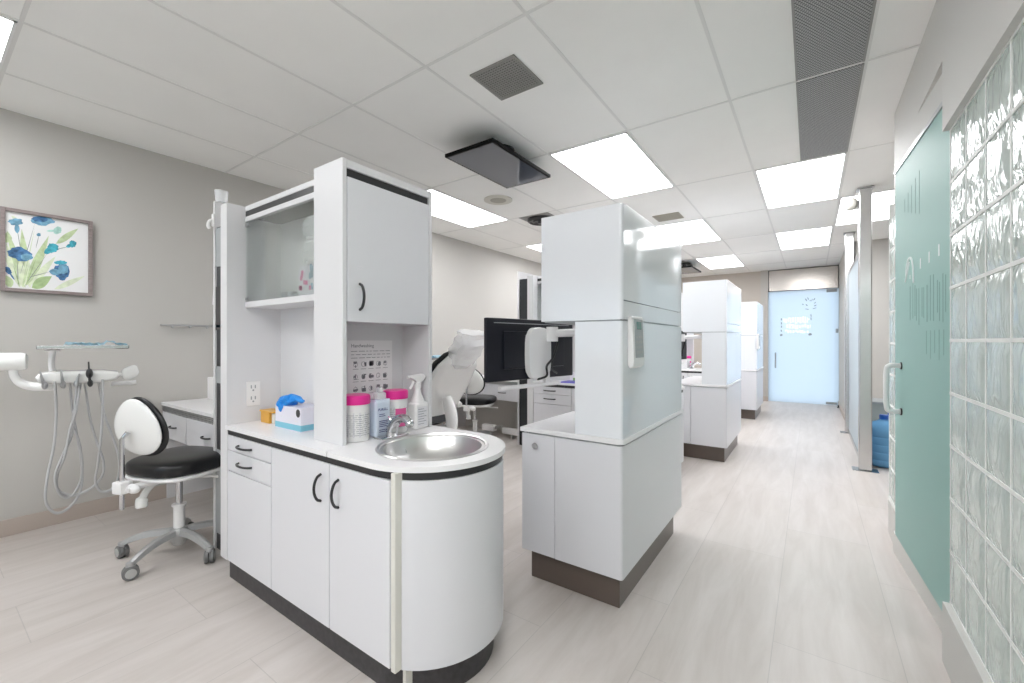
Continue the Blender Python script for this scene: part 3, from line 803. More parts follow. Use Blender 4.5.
# spray bottle
t = thing('spray_bottle', (-1.60, 1.462, .8205), 'white trigger spray bottle in the far corner of the niche', 'bottle')
mb = MB(); mb.box(-.028, .036, -.044, .044, 0, .13, .014, 3); mb.lathe([(.036, .125), (.03, .145), (.018, .175), (.014, .2)], (0, .0, 0), 20); mb.build('bottle_body', 'plastic', t)
mb = MB(); mb.lathe([(.019, .2), (.019, .225), (.015, .23)], seg=18); mb.prism([(-.055, .25), (-.05, .262), (.03, .268), (.045, .255), (.03, .235), (.012, .226), (-.015, .226), (-.02, .24)], -.013, .013, 'x', .003); mb.build('spray_head', 'plastic', t)
mb = MB(); mb.tube(spline([(0, -.028, .236), (0, -.036, .215), (0, -.05, .198)], 4), .006, 8); mb.cyl((0, -.052, .256), (0, -.064, .256), .008, seg=10); mb.build('trigger', 'plastic', t)
mb = MB(); mb.mi = 0; mb.box(.0358, .0364, -.032, .032, .015, .11); mb.mi = 1
for k in range(7): mb.box(.0362, .0368, -.028, .01+.015*(k % 2), .025+.012*k, .0275+.012*k)
mb.build('printed_label', ['label', 'ink'], t)
# instruction sheet on the back of the niche
mb = MB((-1.7715, 1.32, 1.03)); xx = -1.7715
mb.mi = 0; mb.box(xx, xx+.0008, 1.185, 1.445, .90, 1.255)
mb.mi = 1; mb.text('Handwashing', .024, (xx+.001, 1.205, 1.222), (0, 1, 0), (0, 0, 1), depth=.0003)
rr = random.Random(2)
for k in range(3):
    y = 1.205
    while y < 1.42:
        w = .01+.025*rr.random(); mb.box(xx+.0008, xx+.0012, y, min(y+w, 1.43), 1.202-.016*k, 1.2045-.016*k); y += w+.008
for r in range(3):
    for c in range(5):
        y, z = 1.215+.043*c, 1.125-.06*r
        for s_ in range(4): mb.box(xx+.0008, xx+.0012, y+.022*rr.random(), y+.012+.02*rr.random(), z+.03*rr.random(), z+.002+.03*rr.random()) if True else 0
        mb.tube([(xx+.001, y+.014+.011*math.cos(a), z+.016+.012*math.sin(a)) for a in [2*PI*i/8 for i in range(8)]], .0008, 4, closed=True)
        mb.box(xx+.0008, xx+.0012, y, y+.03, z-.008, z-.0062)
tag(mb.build('instruction_sheet', ['paper', 'ink']), 'printed white instruction sheet on the back of the niche behind the gel bottle', 'sheet')
# amber clip box, glove carton and the glove pulled from it
t = thing('amber_holder', (-2.36, 1.12, .8205), 'small amber plastic holder below the wall socket', 'holder')
mb = MB(); mb.box(-.045, .045, -.03, .03, 0, .058, .004); mb.build('box_body', 'orange', t)
mb = MB(); mb.box(-.05, .09, -.034, .034, .058, .066, .002); mb.build('lid', 'orange', t)
mb = MB(); mb.box(.05, .085, -.02, .02, 0, .056, .006); mb.build('side_cup', 'cream', t)
t = thing('glove_carton', (-2.075, 1.125, .8205), 'lilac and teal glove carton on the nearest worktop', 'box')
mb = MB(); mb.box(-.12, .12, -.06, .06, 0, .115, .002); mb.mi = 1; rr = random.Random(9)
for k in range(24):
    x, z = -.10+.19*rr.random(), .045+.06*rr.random(); mb.box(x, x+.01+.02*rr.random(), -.0608, -.06, z, z+.0025)
mb.build('carton', ['boxw', 'label'], t)
mb = MB(); mb.box(-.1206, .1206, -.0606, .0606, .006, .034); mb.build('teal_band', 'teal', t)
mb = MB(); mb.prism([(.095+.018*math.cos(a), .09+.02*math.sin(a)) for a in [2*PI*i/10 for i in range(10)]], -.0612, -.06, 'y'); mb.build('black_seal', 'black', t)
mb = MB((-2.12, 1.12, .935)); mb.M = Matrix.Translation((.025, 0, 0)); rr = random.Random(4)
def crumple(x, y, z): 
    f = 1+.25*math.sin(5*x+3*y)*math.cos(4*z+2*x); return (x*f, y*f, z*(1+.3*math.sin(6*x)))
mb.blob((-2.145, 1.10, .958), (.055, .04, .026), fn=crumple)
mb.tube(spline([(-2.12, 1.10, .965), (-2.08, 1.105, .97), (-2.04, 1.10, .962), (-2.015, 1.1, .965)], 5), .012, 8, radii=[.02, .02, .019, .018, .017, .016, .015, .014, .013, .012, .011, .01, .009, .008, .006, .004])
mb.blob((-2.17, 1.075, .935), (.03, .022, .03), fn=crumple)
tag(mb.build('glove', 'glove'), 'bright blue glove pulled out of the lilac carton', 'glove')
# inside the glass cupboard
def small_cup(x, label):
    mb = MB((x, 1.12, 1.4605)); mb.lathe([(0, 1.4605), (.022, 1.4605), (.024, 1.50), (.02, 1.503), (0, 1.498)], (x, 1.12, 0), 18)
    tag(mb.build('small_cup', 'dull'), label, 'cup', 'small cups in the glass cupboard')
small_cup(-2.20, 'small grey cup behind the glass, left of its twin'); small_cup(-2.14, 'small grey cup behind the glass, right of its twin')
mb = MB((-2.08, 1.12, 1.4605)); mb.blob((-2.08, 1.12, 1.475), (.03, .025, .014)); tag(mb.build('putty_lump', 'grey'), 'low grey lump on the shelf beside the pink print carton', 'lump')
t = thing('print_carton', (-1.93, 1.13, 1.4605), 'white carton with pink and blue print inside the glass cupboard', 'box')
mb = MB(); mb.box(-.085, .085, -.045, .045, 0, .15, .003); mb.build('carton', 'boxw', t)
mb = MB()
mb.mi = 0; rr = random.Random(8)
for k in range(9): x, z = -.08+.09*rr.random(), .01+.1*rr.random(); mb.box(x, x+.02, -.0462, -.0452, z, z+.02)
mb.mi = 1
for k in range(6): x, z = .005+.05*rr.random(), .02+.1*rr.random(); mb.box(x, x+.018, -.0462, -.0452, z, z+.03)
mb.build('print', ['pinkl', 'blue2'], t)
def bagged_roll(z, label):
    t = thing('bagged_roll', (-1.915, 1.135, z), label, 'roll', 'bagged rolls in the glass cupboard')
    mb = MB(); mb.lathe([(.02, 0), (.055, 0), (.06, .01), (.06, .1), (.055, .11), (.02, .11), (.018, .1), (.018, .01)], seg=24, cap=False); mb.build('roll', 'label', t)
    mb = MB(); mb.blob((0, 0, .056), (.068, .066, .0555), e=.6, fn=lambda x, y, z: (x*(1+.05*math.sin(9*z+3*y)), y*(1+.05*math.cos(8*z)), z)); mb.build('bag', 'clear', t)
bagged_roll(1.6125, 'bagged white roll lowest of the stack on the print carton'); bagged_roll(1.7255, 'bagged white roll topmost of the stack behind the glass')

# ------------------------------------------------------------------ overhanging cabinets along the corridor
def corner_cabinet(n, label_base, label_top):
    o = (-.96, 2.42, 0); t = thing('base_cabinet', o, label_base, 'cabinet', 'white corridor base cabinets')
    y0, y1 = 1.88, 2.965
    mb = MB(o); mb.box(-1.235, -.725, y0+.03, y1-.02, .16, .775); mb.build('body', 'panel', t)
    mb = MB(o); mb.box(-1.22, -.733, y0+.04, y1-.09, 0, .165, .003); mb.build('kickboard', 'brown', t)
    # the right front corner is rounded: one panel wraps it
    mb = MB(o); mb.prism([(-1.055, y0), (-.719, y0)]+arc(-.719, y0+.014, .014, -90, 0, 5)+[(-.705, y1), (-.722, y1), (-.722, y0+.02), (-1.055, y0+.02)], .155, .768); mb.build('wrap_panel', 'white', t)
    mb = MB(o); mb.box(-1.255, -1.058, y0, y0+.02, .155, .768, .003); d = mb.build('door', 'white', t)
    mb = MB(o); mb.lathe([(.006, 0), (.006, .012), (.015, .014), (.016, .02), (.012, .026), (0, .027)], (-1.165, y0, .712), 18, ax=Matrix.Rotation(PI/2, 3, 'X')); mb.build('knob', 'dull', d)
    mb = MB(o); mb.box(-1.255, -1.235, y0+.021, y1-.001, .155, .768); mb.build('side_panel', 'white', t)
    mb = MB(o); mb.box(-1.22, -.725, y0+.012, y1-.005, .769, .776); mb.build('shadow_gap', 'grey', t)
    mb = MB(o); mb.prism([(-1.262, y0-.007), (-.719, y0-.007)]+arc(-.719, y0+.014, .021, -90, 0, 5)+[(-.698, y1+.005), (-1.262, y1+.005)], .776, .80, bev=.004); mb.build('worktop', 'ctop', t)
    o2 = (-.83, 2.42, .80); u = thing('overhead_cabinet', o2, label_top, 'cabinet', 'overhanging corridor cabinets')
    def shell(x0, z0, z1, name, m='gloss'):
        mb = MB(o2); mb.prism([(x0, y0), (-.719, y0)]+arc(-.719, y0+.014, .014, -90, 0, 5)+[(-.705, y1), (x0, y1)], z0, z1); return mb.build(name, m, u)
    shell(-.944, .8005, 1.345, 'column')
    mb = MB(o2); mb.box(-1.12, -.72, y0+.008, y1-.008, 1.345, 1.352); mb.build('shadow_gap', 'grey', u)
    mb = MB(o2); mb.prism([(-1.135, y0), (-.719, y0)]+arc(-.719, y0+.014, .014, -90, 0, 5)+[(-.705, y0+.018), (-.725, y0+.018), (-.725, y1), (-1.135, y1)], 1.351, 1.885, bev=.003)
    mb.build('upper_box', 'gloss', u)
    mb = MB(o2); mb.box(-.724, -.7045, y0+.0195, y1, 1.442, 1.885, .0015); mb.build('side_panel', 'gloss', u)
    mb = MB(o2); mb.box(-.724, -.7045, y0+.0195, y1, 1.352, 1.4385, .0015); mb.build('side_panel', 'gloss', u)
    mb = MB(o2)
    mb.tube([(-.70, y0, 1.884)]*1+[(-.705, y1, 1.884)], .002, 6) if False else mb.box(-.71, -.703, y0+.04, y1, 1.884, 1.888)
    mb.build('top_edge', 'plastic', u)
    return t, u
K = corner_cabinet(0, 'white base cabinet with brown kickboard and a knob, in the middle of the photo', 'white overhanging cabinet with glossy side carrying the wall handset, middle of the photo')
labs = [('white base cabinet with brown kickboard, second along the corridor', 'white overhanging cabinet, second along the corridor'),
        ('white base cabinet farthest along the corridor, next to the entrance', 'white overhanging cabinet farthest along the corridor, next to the entrance')]
for k in (1, 2):
    for o, l in zip(K, labs[k-1]): dup(o, PER*k, l)

def handset(dy, label):
    o = (-.705, 2.03, 1.248); t = thing('wall_handset', (o[0], o[1]+dy, o[2]), label, 'handset', 'wall handsets')
    mb = MB(); mb.prism([(0, -.11), (.012, -.125), (.028, -.115), (.033, -.09), (.025, .11), (.02, .122), (0, .122)], -.085, .075, 'y', .007, 3); mb.build('cradle', 'plastic', t)
    mb = MB(); mb.prism([(.030, -.075), (.0345, -.075), (.0268, .108), (.022, .108)], -.062, .055, 'y', .001); f = mb.build('keypad', 'grey', t)
    mb = MB(); mb.prism([(.0278, .06), (.0298, .06), (.0282, .097), (.026, .097)], -.035, .03, 'y'); mb.build('display', 'lcd', f)
    mb = MB()
    for r in range(4):
        for c in range(3): z = -.055+.024*r; xk = .0345-(z+.075)*.042; mb.box(xk-.002, xk+.0006, -.048+.032*c, -.027+.032*c, z, z+.012)
    mb.build('keys', 'midgrey', f)
handset(0, 'white wall handset with grey keypad on the middle overhanging cabinet')
handset(2*PER-.1, 'far wall handset on the last overhanging cabinet by the entrance')

# black monitor on a swing arm, seen from behind, with a bow-shaped lower handle
def monitor(dy, label):
    o = Vector((-1.475, 1.86, 1.02)); t = thing('monitor', (o[0], o[1]+dy, o[2]), label, 'monitor', 'black monitors on swing arms')
    D = Vector((.195, .981, 0)).normalized(); Nn = Vector((D.y, -D.x, 0))
    Mt = Matrix(((D.x, Nn.x, 0, o.x), (D.y, Nn.y, 0, o.y), (0, 0, 1, 0), (0, 0, 0, 1)))   # local: along the screen, towards the corridor, up
    def m_():
        m = MB(o); m.M = Mt; return m
    mb = m_(); mb.box(0, .765, -.03, .0, 1.02, 1.385, .006); mb.build('screen_back', 'screen', t)
    mb = m_(); mb.box(.12, .66, -.001, .012, 1.09, 1.31, .005); mb.build('back_bulge', 'screen', t)
    mb = m_(); mb.box(.05, .715, .0, .004, 1.355, 1.359); mb.build('vent_line', 'grey', t)
    w = [(.385+.098*c_, 1.178+.158*s_) for c_, s_ in [(math.copysign(abs(math.cos(a))**.5, math.cos(a)), math.copysign(abs(math.sin(a))**.6, math.sin(a))) for a in [2*PI*i/32 for i in range(32)]]]
    mb = m_(); mb.prism([(a, b) for a, b in w], .012, .05, 'y', .008, 3); mb.build('mount_cover', 'plastic2', t)
    mb = MB(o); h = Mt @ Vector((.47, .07, 0))
    mb.cyl((h.x, h.y, 1.25), (h.x, h.y, 1.34), .036); mb.cyl((h.x, h.y, 1.30), (-.96, 2.40, 1.312), .024); mb.cyl((-.985, 2.40, 1.285), (-.985, 2.40, 1.342), .032); mb.box(-.975, -.945, 2.35, 2.45, 1.27, 1.342, .005)
    mb.build('swing_arm', 'plastic', t)
    mb = m_(); mb.box(.44, .48, .02, .045, .98, 1.07, .006); mb.cyl((.06, .035, .985), (.56, .035, .985), .013); mb.build('lower_handle', 'plastic', t)
    mb = m_(); mb.tube(spline([(.50, .09, 1.24), (.46, .085, 1.15), (.42, .07, 1.10), (.43, .06, 1.04), (.36, .05, 1.02)], 6), .007, 8)
    mb.tube(spline([(.46, .08, 1.15), (.47, .07, 1.08), (.54, .05, 1.05)], 6), .006, 8); mb.build('cable', 'cable', t)
    return t
monitor(0, 'black monitor on a white swing arm, seen from behind, beside the middle overhanging cabinet')
mon2 = monitor(PER, 'black monitor partly seen under the second overhanging cabinet')
mon2.location.y += .3

# ------------------------------------------------------------------ desks
def desk(dy, xr, label, n):
    o = ((-4.21+xr)/2, 1.38+dy, 0); t = thing('side_desk', o, label, 'desk', 'white side desks')
    Y = lambda v: v+dy
    x0 = -4.215
    mb = MB(o); mb.box(x0, xr, Y(1.165), Y(1.62), .745, .77, .003); mb.build('top', 'ctop', t)
    mb = MB(o); mb.box(x0, xr, Y(1.18), Y(1.6), .70, .745)
    mb.build('recessed_band', 'grey', t)
    mb = MB(o)
    for k in range(3): mb.box(x0, xr, Y(1.172), Y(1.18), .705+.013*k, .712+.013*k)
    mb.build('ribbed_trim', 'dull', t)
    for (a, b) in ((x0+.01, x0+.50), (x0+.505, xr-.005)) if n == 0 else ((x0+.3, x0+.7), (x0+.705, xr-.005)):
        mb = MB(o); mb.box(a, b, Y(1.172), Y(1.19), .50, .698, .003); d = mb.build('drawer', 'white', t)
        m = (a+b)/2; mb = MB(o); d_handle(mb, (m-.06, Y(1.172), .60), (m+.06, Y(1.172), .60), (0, -.028, 0)); mb.build('handle', 'black', d)
    mb = MB(o); mb.box(x0, xr, Y(1.19), Y(1.6), .50, .70); mb.build('drawer_box', 'panel', t)
    mb = MB(o); mb.box(x0, x0+.02, Y(1.2), Y(1.6), .0, .50); mb.build('side_support', 'panel', t)
    mb = MB(o); mb.box(x0+.02, xr, Y(1.60), Y(1.615), 0, .70); mb.build('back_board', 'wall', t)
    mb = MB(o); mb.box(xr, xr+.022, Y(1.075), Y(1.62), 0, 2.1, .003); mb.build('tall_end_panel', 'panel', t)
    return t
desk(0, -2.972, 'white side desk with ribbed grey edge behind the nearest stool', 0)
desk(3.185, -2.91, 'white side desk beside the black panel in the second bay', 1)
# dark tall panels closing the slot between desk and sink unit
def slot_panel(x0, x1, dy, label):
    o = ((x0+x1)/2, 1.1+dy, 0); t = thing('slot_panel', o, label, 'panel', 'tall dark panels')
    mb = MB(o); mb.box(x0, x1, 1.085+dy, 1.105+dy, 0, 1.94+.06*(dy > 1)); mb.build('board', 'dark', t)
    return t
sl = slot_panel(-2.948, -2.54, 0, 'tall dark panel in the slot between nearest stool desk and sink unit')
o = tuple(sl.location)
for nm, z0, z1, m_ in (('folder_strip', 1.70, 1.93, 'grey'), ('folder_strip', 1.32, 1.58, 'kick'), ('label_strip', 1.335, 1.35, 'blue2'), ('folder_strip', 1.0, 1.10, 'grey'), ('folder_strip', .10, .60, 'grey')):
    mb = MB(o); mb.box(-2.945, -2.56, 1.079, 1.0855, z0, z1); mb.build(nm, m_, sl)
slot_panel(-2.886, -2.54, 3.185, 'tall black panel beside the drawers in the second bay')
# hook and apron on the first desk panel; cups on top
def hook(x, y, z, label):
    t = thing('wall_hook', (x, y, z), label, 'hook', 'white panel hooks')
    mb = MB(); mb.box(-.012, .012, -.012, .0, -.04, .035, .004); mb.build('back_plate', 'plastic', t)
    mb = MB(); mb.tube(spline([(0, -.01, .0), (-.004, -.026, -.015), (-.006, -.03, -.04), (-.008, -.022, -.055)], 5), .009, 10); mb.build('prong', 'plastic', t)
hook(-2.955, 1.075, 1.985, 'small white hook on the tall desk panel, holding the pale apron')
hook(-2.60, 1.085+3.185, 1.93, 'small white hook on the black panel in the second bay')
mb = MB((-2.99, 1.07, 1.48)); pts = [(-3.0, 2.03), (-2.975, 2.03), (-2.985, 1.5), (-3.075, 1.5)]
n = 10; front = []
for i in range(n+1):
    v = i/n; z = 2.02-.54*v; w = .02+.07*v; row = []
    for j in range(7): u = j/6; row.append(mb._v((-2.976-w*u, 1.135+.012*math.sin(u*9+v*2)-.02*v, z)))
    front.append(row)
for i in range(n):
    for j in range(6): mb.face([front[i][j], front[i+1][j], front[i+1][j+1], front[i][j+1]])
bmesh.ops.solidify(mb.bm, geom=list(mb.bm.faces), thickness=.004)
tag(mb.build('hanging_apron', 'label'), 'pale grey apron hanging from the tall desk panel by the sink unit', 'apron')
def stacked_cup(x, y, z, r, h, label):
    mb = MB((x, y, z)); mb.lathe([(0, 0), (r*.85, 0), (r, h), (r*.94, h), (r*.8, .006), (0, .006)], (x, y, z), 22)
    tag(mb.build('plastic_cup', 'clear'), label, 'cup', 'cups on the tall panels')
stacked_cup(-2.961, 1.115, 2.1005, .036, .07, 'pale plastic cup on top of the tall desk panel')
# white block at the back of the first desk
mb = MB((-4.0, 1.5, .7705)); mb.box(-4.1, -3.2, 1.44, 1.52, .7705, .955, .006); tag(mb.build('desk_organizer', 'plastic'), 'low white organizer box at the back of the nearest side desk', 'box')
# slim rail on the wall above the desk
t = thing('wall_rail', (-4.20, 1.33, 1.375), 'slim metal rail on the grey wall above the nearest side desk', 'rail')
mb = MB(); mb.box(.008, .02, -.175, .26, .0, .012, .002); mb.build('bar', 'dull', t)
mb = MB()
for y in (-.1, .02, .14): mb.cyl((-.029, y, .006), (.01, y, .006), .006, seg=8); mb.blob((.014, y, -.008), (.008, .01, .01))
mb.build('bracket', 'dull', t)
# things on the second worktop, under the overhang
mb = MB((-2.1, 4.05, .8205)); mb.box(-2.14, -1.90, 3.93, 4.12, .8205, .832, .003); tag(mb.build('folder', 'purple'), 'purple folder lying on the worktop of the second bay', 'folder')
t = thing('carton', (-2.04, 4.14, .8205), 'small white and green carton behind the purple folder', 'box')
mb = MB(); mb.box(-.09, .12, -.02, .03, 0, .1, .002); mb.build('carton_body', 'paper', t)
mb = MB(); mb.box(-.05, .1205, -.0205, .0305, .0, .04); mb.build('green_band', 'green', t)

# ------------------------------------------------------------------ stools
def stool(x, y, rz, label):
    t = thing('operator_stool', (x, y, 0), label, 'stool', 'white backed operator stools', rz)
    def seatf(px, py, pz): 
        w = 1+.12*py-.06*py*py
        return (px*w, py, pz*(1 if pz > 0 else .8)+.10*(px*px)*.5)
    mb = MB(); mb.blob((0, .01, .532), (.24, .222, .058), e=.55, seg=40, rings=16, fn=seatf); mb.build('seat', 'leather', t)
    mb = MB(); mb.blob((0, .01, .488), (.225, .215, .02), e=.6, seg=36); mb.build('seat_pan', 'plastic', t)
    # backrest: tilted egg shell, cushion on the sitter's side
    R = Matrix.Rotation(math.radians(8), 3, 'X')
    egg = lambda a, b, c: (a*(1-.16*c-.05*c*c), b, c)
    mb = MB(); mb.blob((0, -.225, .785), (.168, .028, .158), rot=R, seg=40, rings=18, fn=egg); mb.build('backrest_shell', 'plastic2', t)
    mb = MB(); mb.blob((0, -.197, .783), (.178, .034, .168), rot=R, seg=40, rings=18, fn=egg); mb.build('backrest_cushion', 'leather', t)
    mb = MB(); mb.tube([(-.02, -.285, .36), (-.02, -.285, .73), (-.01, -.262, .765)], .012, 12); mb.build('backrest_post', 'chrome', t)
    mb = MB(); mb.box(-.05, .02, -.315, -.255, .445, .51, .008); mb.blob((.05, -.275, .472), (.04, .022, .026)); mb.cyl((.05, -.29, .472), (.05, -.304, .472), .012, seg=12); mb.build('bracket', 'plastic', t)
    mb = MB(); mb.box(-.035, .035, -.26, .03, .455, .474, .006); mb.build('seat_arm', 'plastic', t)
    mb = MB()
    mb.tube(spline([(-.02, -.06, .455), (-.04, -.13, .43), (-.03, -.18, .375), (-.02, -.19, .33)], 6), .02, 12, radii=[.014]*6+[.018]*6+[.028]*6+[.022]); mb.build('tilt_paddle', 'plastic2', t)
    mb = MB(); mb.tube(spline([(.05, .02, .45), (.14, .05, .448), (.22, .1, .435), (.26, .12, .43)], 5), .009, 8); mb.build('height_lever', 'plastic', t)
    mb = MB(); mb.cyl((0, 0, .27), (0, 0, .47), .017, seg=18); mb.build('gas_piston', 'chrome', t)
    mb = MB(); mb.cyl((0, 0, .09), (0, 0, .28), .028, seg=20); mb.lathe([(.036, .278), (.036, .29), (.018, .292)], seg=20); mb.build('lift_tube', 'plastic', t)
    mb = MB(); mb.lathe([(.03, .05), (.045, .08), (.05, .13), (.04, .15), (.0, .152)], seg=24); mb.build('hub', 'alu', t)
    for k in range(5):
        a = math.radians(-81+72*k)
        c, s_ = math.cos(a), math.sin(a)
        mb = MB(); Lg = spline([(.02*c, .02*s_, .128), (.14*c, .14*s_, .125), (.23*c, .23*s_, .105), (.29*c, .29*s_, .078)], 6)
        nrm = Vector((-s_, c, 0)); prev = None
        for i, p in enumerate(Lg):
            f = i/(len(Lg)-1); w = .026-.008*f; h = .024-.008*f
            ring = [mb._v(p+nrm*w*sx+Vector((0, 0, h*sz))) for sx, sz in ((-1, -.6), (-.7, .7), (0, 1), (.7, .7), (1, -.6), (.0, -1))]
            if prev:
                for q in range(6): mb.face([prev[q], prev[(q+1) % 6], ring[(q+1) % 6], ring[q]])
            else: mb.face(ring)
            prev = ring
        mb.face(prev[::-1])
        mb.cyl((.29*c, .29*s_, .058), (.29*c, .29*s_, .088), .02, seg=14)
        lg = mb.build('leg', 'alu', t)
        # twin wheel caster
        cx, cy = .29*c, .29*s_; ca = a+.9; wx, wy = math.cos(ca), math.sin(ca)
        mb = MB()
        for sg in (-1, 1):
            axm = Matrix(((-wy, 0, wx*1), (wx, 0, wy*1), (0, 1, 0))).to_3x3()
            R_ = Vector((0, 0, 1)).rotation_difference(Vector((wx, wy, 0))).to_matrix()
            mb.mi = 0; mb.lathe([(.0, .0), (.03, .0), (.036, .004), (.036, .02), (.03, .024), (0, .024)] if sg > 0 else [(0, -.024), (.03, -.024), (.036, -.02), (.036, -.004), (.03, 0), (0, 0)], (cx, cy, .0365), 22, ax=R_)
            mb.mi = 1; mb.lathe([(.0, .0245*sg), (.024, .0245*sg), (.024, .026*sg), (0, .0265*sg)], (cx, cy, .0365), 18, ax=R_)
        mb.mi = 0; mb.cyl((cx, cy, .03), (cx, cy, .07), .008, seg=10)
        mb.build('caster', ['tyre', 'midgrey'], lg)
    return t
stool(-3.07, .935, math.radians(20), 'white backed stool with black seat in front of the nearest side desk')
stool(-3.36, 4.0, math.radians(24), 'white backed stool beyond the dental chair in the second bay')

# ------------------------------------------------------------------ delivery unit beside the stool
DIR = Vector((.8185, .5745, 0)); NRM = Vector((-.5745, .8185, 0))    # the unit stands square to its own arm, about parallel to the view
def delivery_unit(px, py, dz, DIR, col, label, tray_label):
    NRM = Vector((-DIR.y, DIR.x, 0)); q = .72
    o = Vector((px, py, 0)); t = thing('delivery_unit', o, label, 'dental unit', 'dental delivery units')
    Rm = Matrix(((DIR.x*q, NRM.x, 0, px), (DIR.y*q, NRM.y, 0, py), (0, 0, 1, dz), (0, 0, 0, 1)))
    def m_():
        m = MB(o); m.M = Rm; return m
    k = .00613   # metres per pixel of the photo at this distance
    mb = m_()   # tray, seen edge on
    mb.box(-.27, .27, -.13, .13, 1.205, 1.214, .004)
    for a in ((-.27, .27, -.13, -.122), (-.27, .27, .122, .13), (-.27, -.262, -.13, .13), (.262, .27, -.13, .13)): mb.box(*a, 1.208, 1.226, .002)
    mb.build('tray', 'chrome', t)
    mb = m_(); mb.tube(spline([(-.19, 0, 1.07), (-.195, 0, 1.12), (-.19, 0, 1.18), (-.185, 0, 1.204)], 5), .02, 12); mb.box(-.23, -.14, -.05, .05, 1.196, 1.206, .003); mb.build('tray_stem', 'plastic', t)
    mb = m_(); 
    mb.prism([(-.28, 1.045), (-.265, 1.02), (-.2, 1.005), (.10, 1.0), (.19, 1.015), (.215, 1.04), (.2, 1.062), (.1, 1.075), (-.2, 1.075), (-.262, 1.066)], -.1, .1, 'y', .02, 3); mb.build('head', 'plastic2', t)
    mb = m_(); mb.blob((.285, 0, 1.05), (.06, .02, .042), rot=Matrix.Rotation(-.35, 3, 'Y'), e=.7); mb.cyl((.17, 0, 1.04), (.25, 0, 1.04), .012, seg=10); mb.build('control_pad', 'plastic2', t)
    mb = m_(); mb.tube([(.16, -.02, .985), (.30, -.02, .985), (.325, -.02, .99)], .014, 10); mb.build('grip_bar', 'plastic', t)
    # arm: thick beam from the left and an elbow tube
    mb = m_(); mb.tube([(col-.1, .02, 1.135), (-.36, .02, 1.135), (-.335, .02, 1.135), (-.325, .02, 1.135)], .05, 28, radii=[.052, .052, .047, .036]); mb.build('beam', 'plastic2', t)
    mb = m_(); mb.tube(spline([(-.405, .02, 1.10), (-.395, .02, 1.05), (-.36, .02, 1.01), (-.30, .01, .99), (-.24, 0, .985), (-.17, 0, .985)], 6), .026, 14); mb.build('elbow', 'plastic2', t)
    mb = m_(); mb.cyl((col, .02, -dz), (col, .02, 1.09), .05, seg=20); mb.lathe([(.12, -dz), (.12, .02-dz), (.06, .04-dz)], (col, .02, 0), 28); mb.build('floor_column', 'plastic2', t)
    X = [-.225, -.125, -.05, .03]
    for i, x in enumerate(X):
        mb = m_(); tip = [(-.025, .055), (-.012, .06), (.018, .03), (-.01, .1)][i]
        mb.cyl((x, -.115, .985), (x+tip[0]*.5, -.122, 1.04), .011, .009, 12); mb.cyl((x+tip[0]*.5, -.122, 1.04), (x+tip[0], -.125, 1.03+tip[1]), .008, .005, 10)
        mb.blob((x, -.112, 1.0), (.018, .016, .022))
        if i == 3: mb.blob((x-.005, -.125, 1.06), (.022, .02, .03))
        mb.build('handpiece', 'black' if i == 3 else 'dull', t)
    px_ = lambda u, v: ((u-85)*k, 1.25+(341.5-v)*k)
    loops = [[(57, 379), (58, 410), (56, 440), (50, 470), (49, 492), (58, 504), (70, 502), (80, 490), (82, 470), (78, 440), (73, 410), (70, 379)],
             [(77, 379), (75, 410), (73, 430), (64, 450), (57, 470), (62, 488), (72, 492), (80, 480), (82, 462), (79, 440), (73, 420), (77, 400), (81, 379)],
             [(81, 379), (76, 410), (71, 425), (66, 450), (59, 468), (60, 484), (75, 492), (92, 487), (102, 476), (103, 462), (97, 444), (90, 420), (84, 379)],
             [(102, 379), (102, 410), (100, 440), (97, 465), (95, 480), (100, 492), (110, 493), (118, 482), (119, 462), (113, 440), (104, 415), (98, 379)]]
    for i, lp in enumerate(loops):
        mb = m_(); n = len(lp); pts = []
        for j, (u, v) in enumerate(lp):
            x, z = px_(u, v); pts.append((x, -.10+.10*j/(n-1)+.02*math.sin(j+i), z))
        mb.tube(spline(pts, 6), .0085, 8); mb.build('hose', 'hose', t)
    # wrap on the tray is a thing of its own
    w = MB(o); w.M = Rm; rr = random.Random(int(px*100))
    n, m2 = 26, 8; G = []
    for i in range(n+1):
        row = []
        for j in range(m2+1):
            u, v = i/n, j/m2; x = -.13+.40*u; y = -.11+.22*v
            z = 1.222+.016*abs(math.sin(5*u+2*v))*(1-.4*u)+.012*rr.random()+(.014 if .62 < u < .8 else 0)
            row.append(w._v((x, y, z if 0 < i < n else 1.22)))
        G.append(row)
    for i in range(n):
        for j in range(m2): w.face([G[i][j], G[i+1][j], G[i+1][j+1], G[i][j+1]])
    bmesh.ops.solidify(w.bm, geom=list(w.bm.faces), thickness=.003)
    tag(w.build('tray_wrap', 'wrap'), tray_label, 'wrap', 'pale blue tray wraps')
    return t
delivery_unit(-3.64, .634, 0, Vector((.173, .985, 0)), -2.0, 'white dental delivery unit with hanging grey hoses by the left wall', 'pale blue wrap on the tray above the hanging hoses by the left wall')
delivery_unit(-3.21, 3.25, -.145, Vector((1, 0, 0)), -1.15, 'delivery unit mostly hidden behind the white dental chair back', 'crumpled blue wrap on the tray behind the dental chair back')

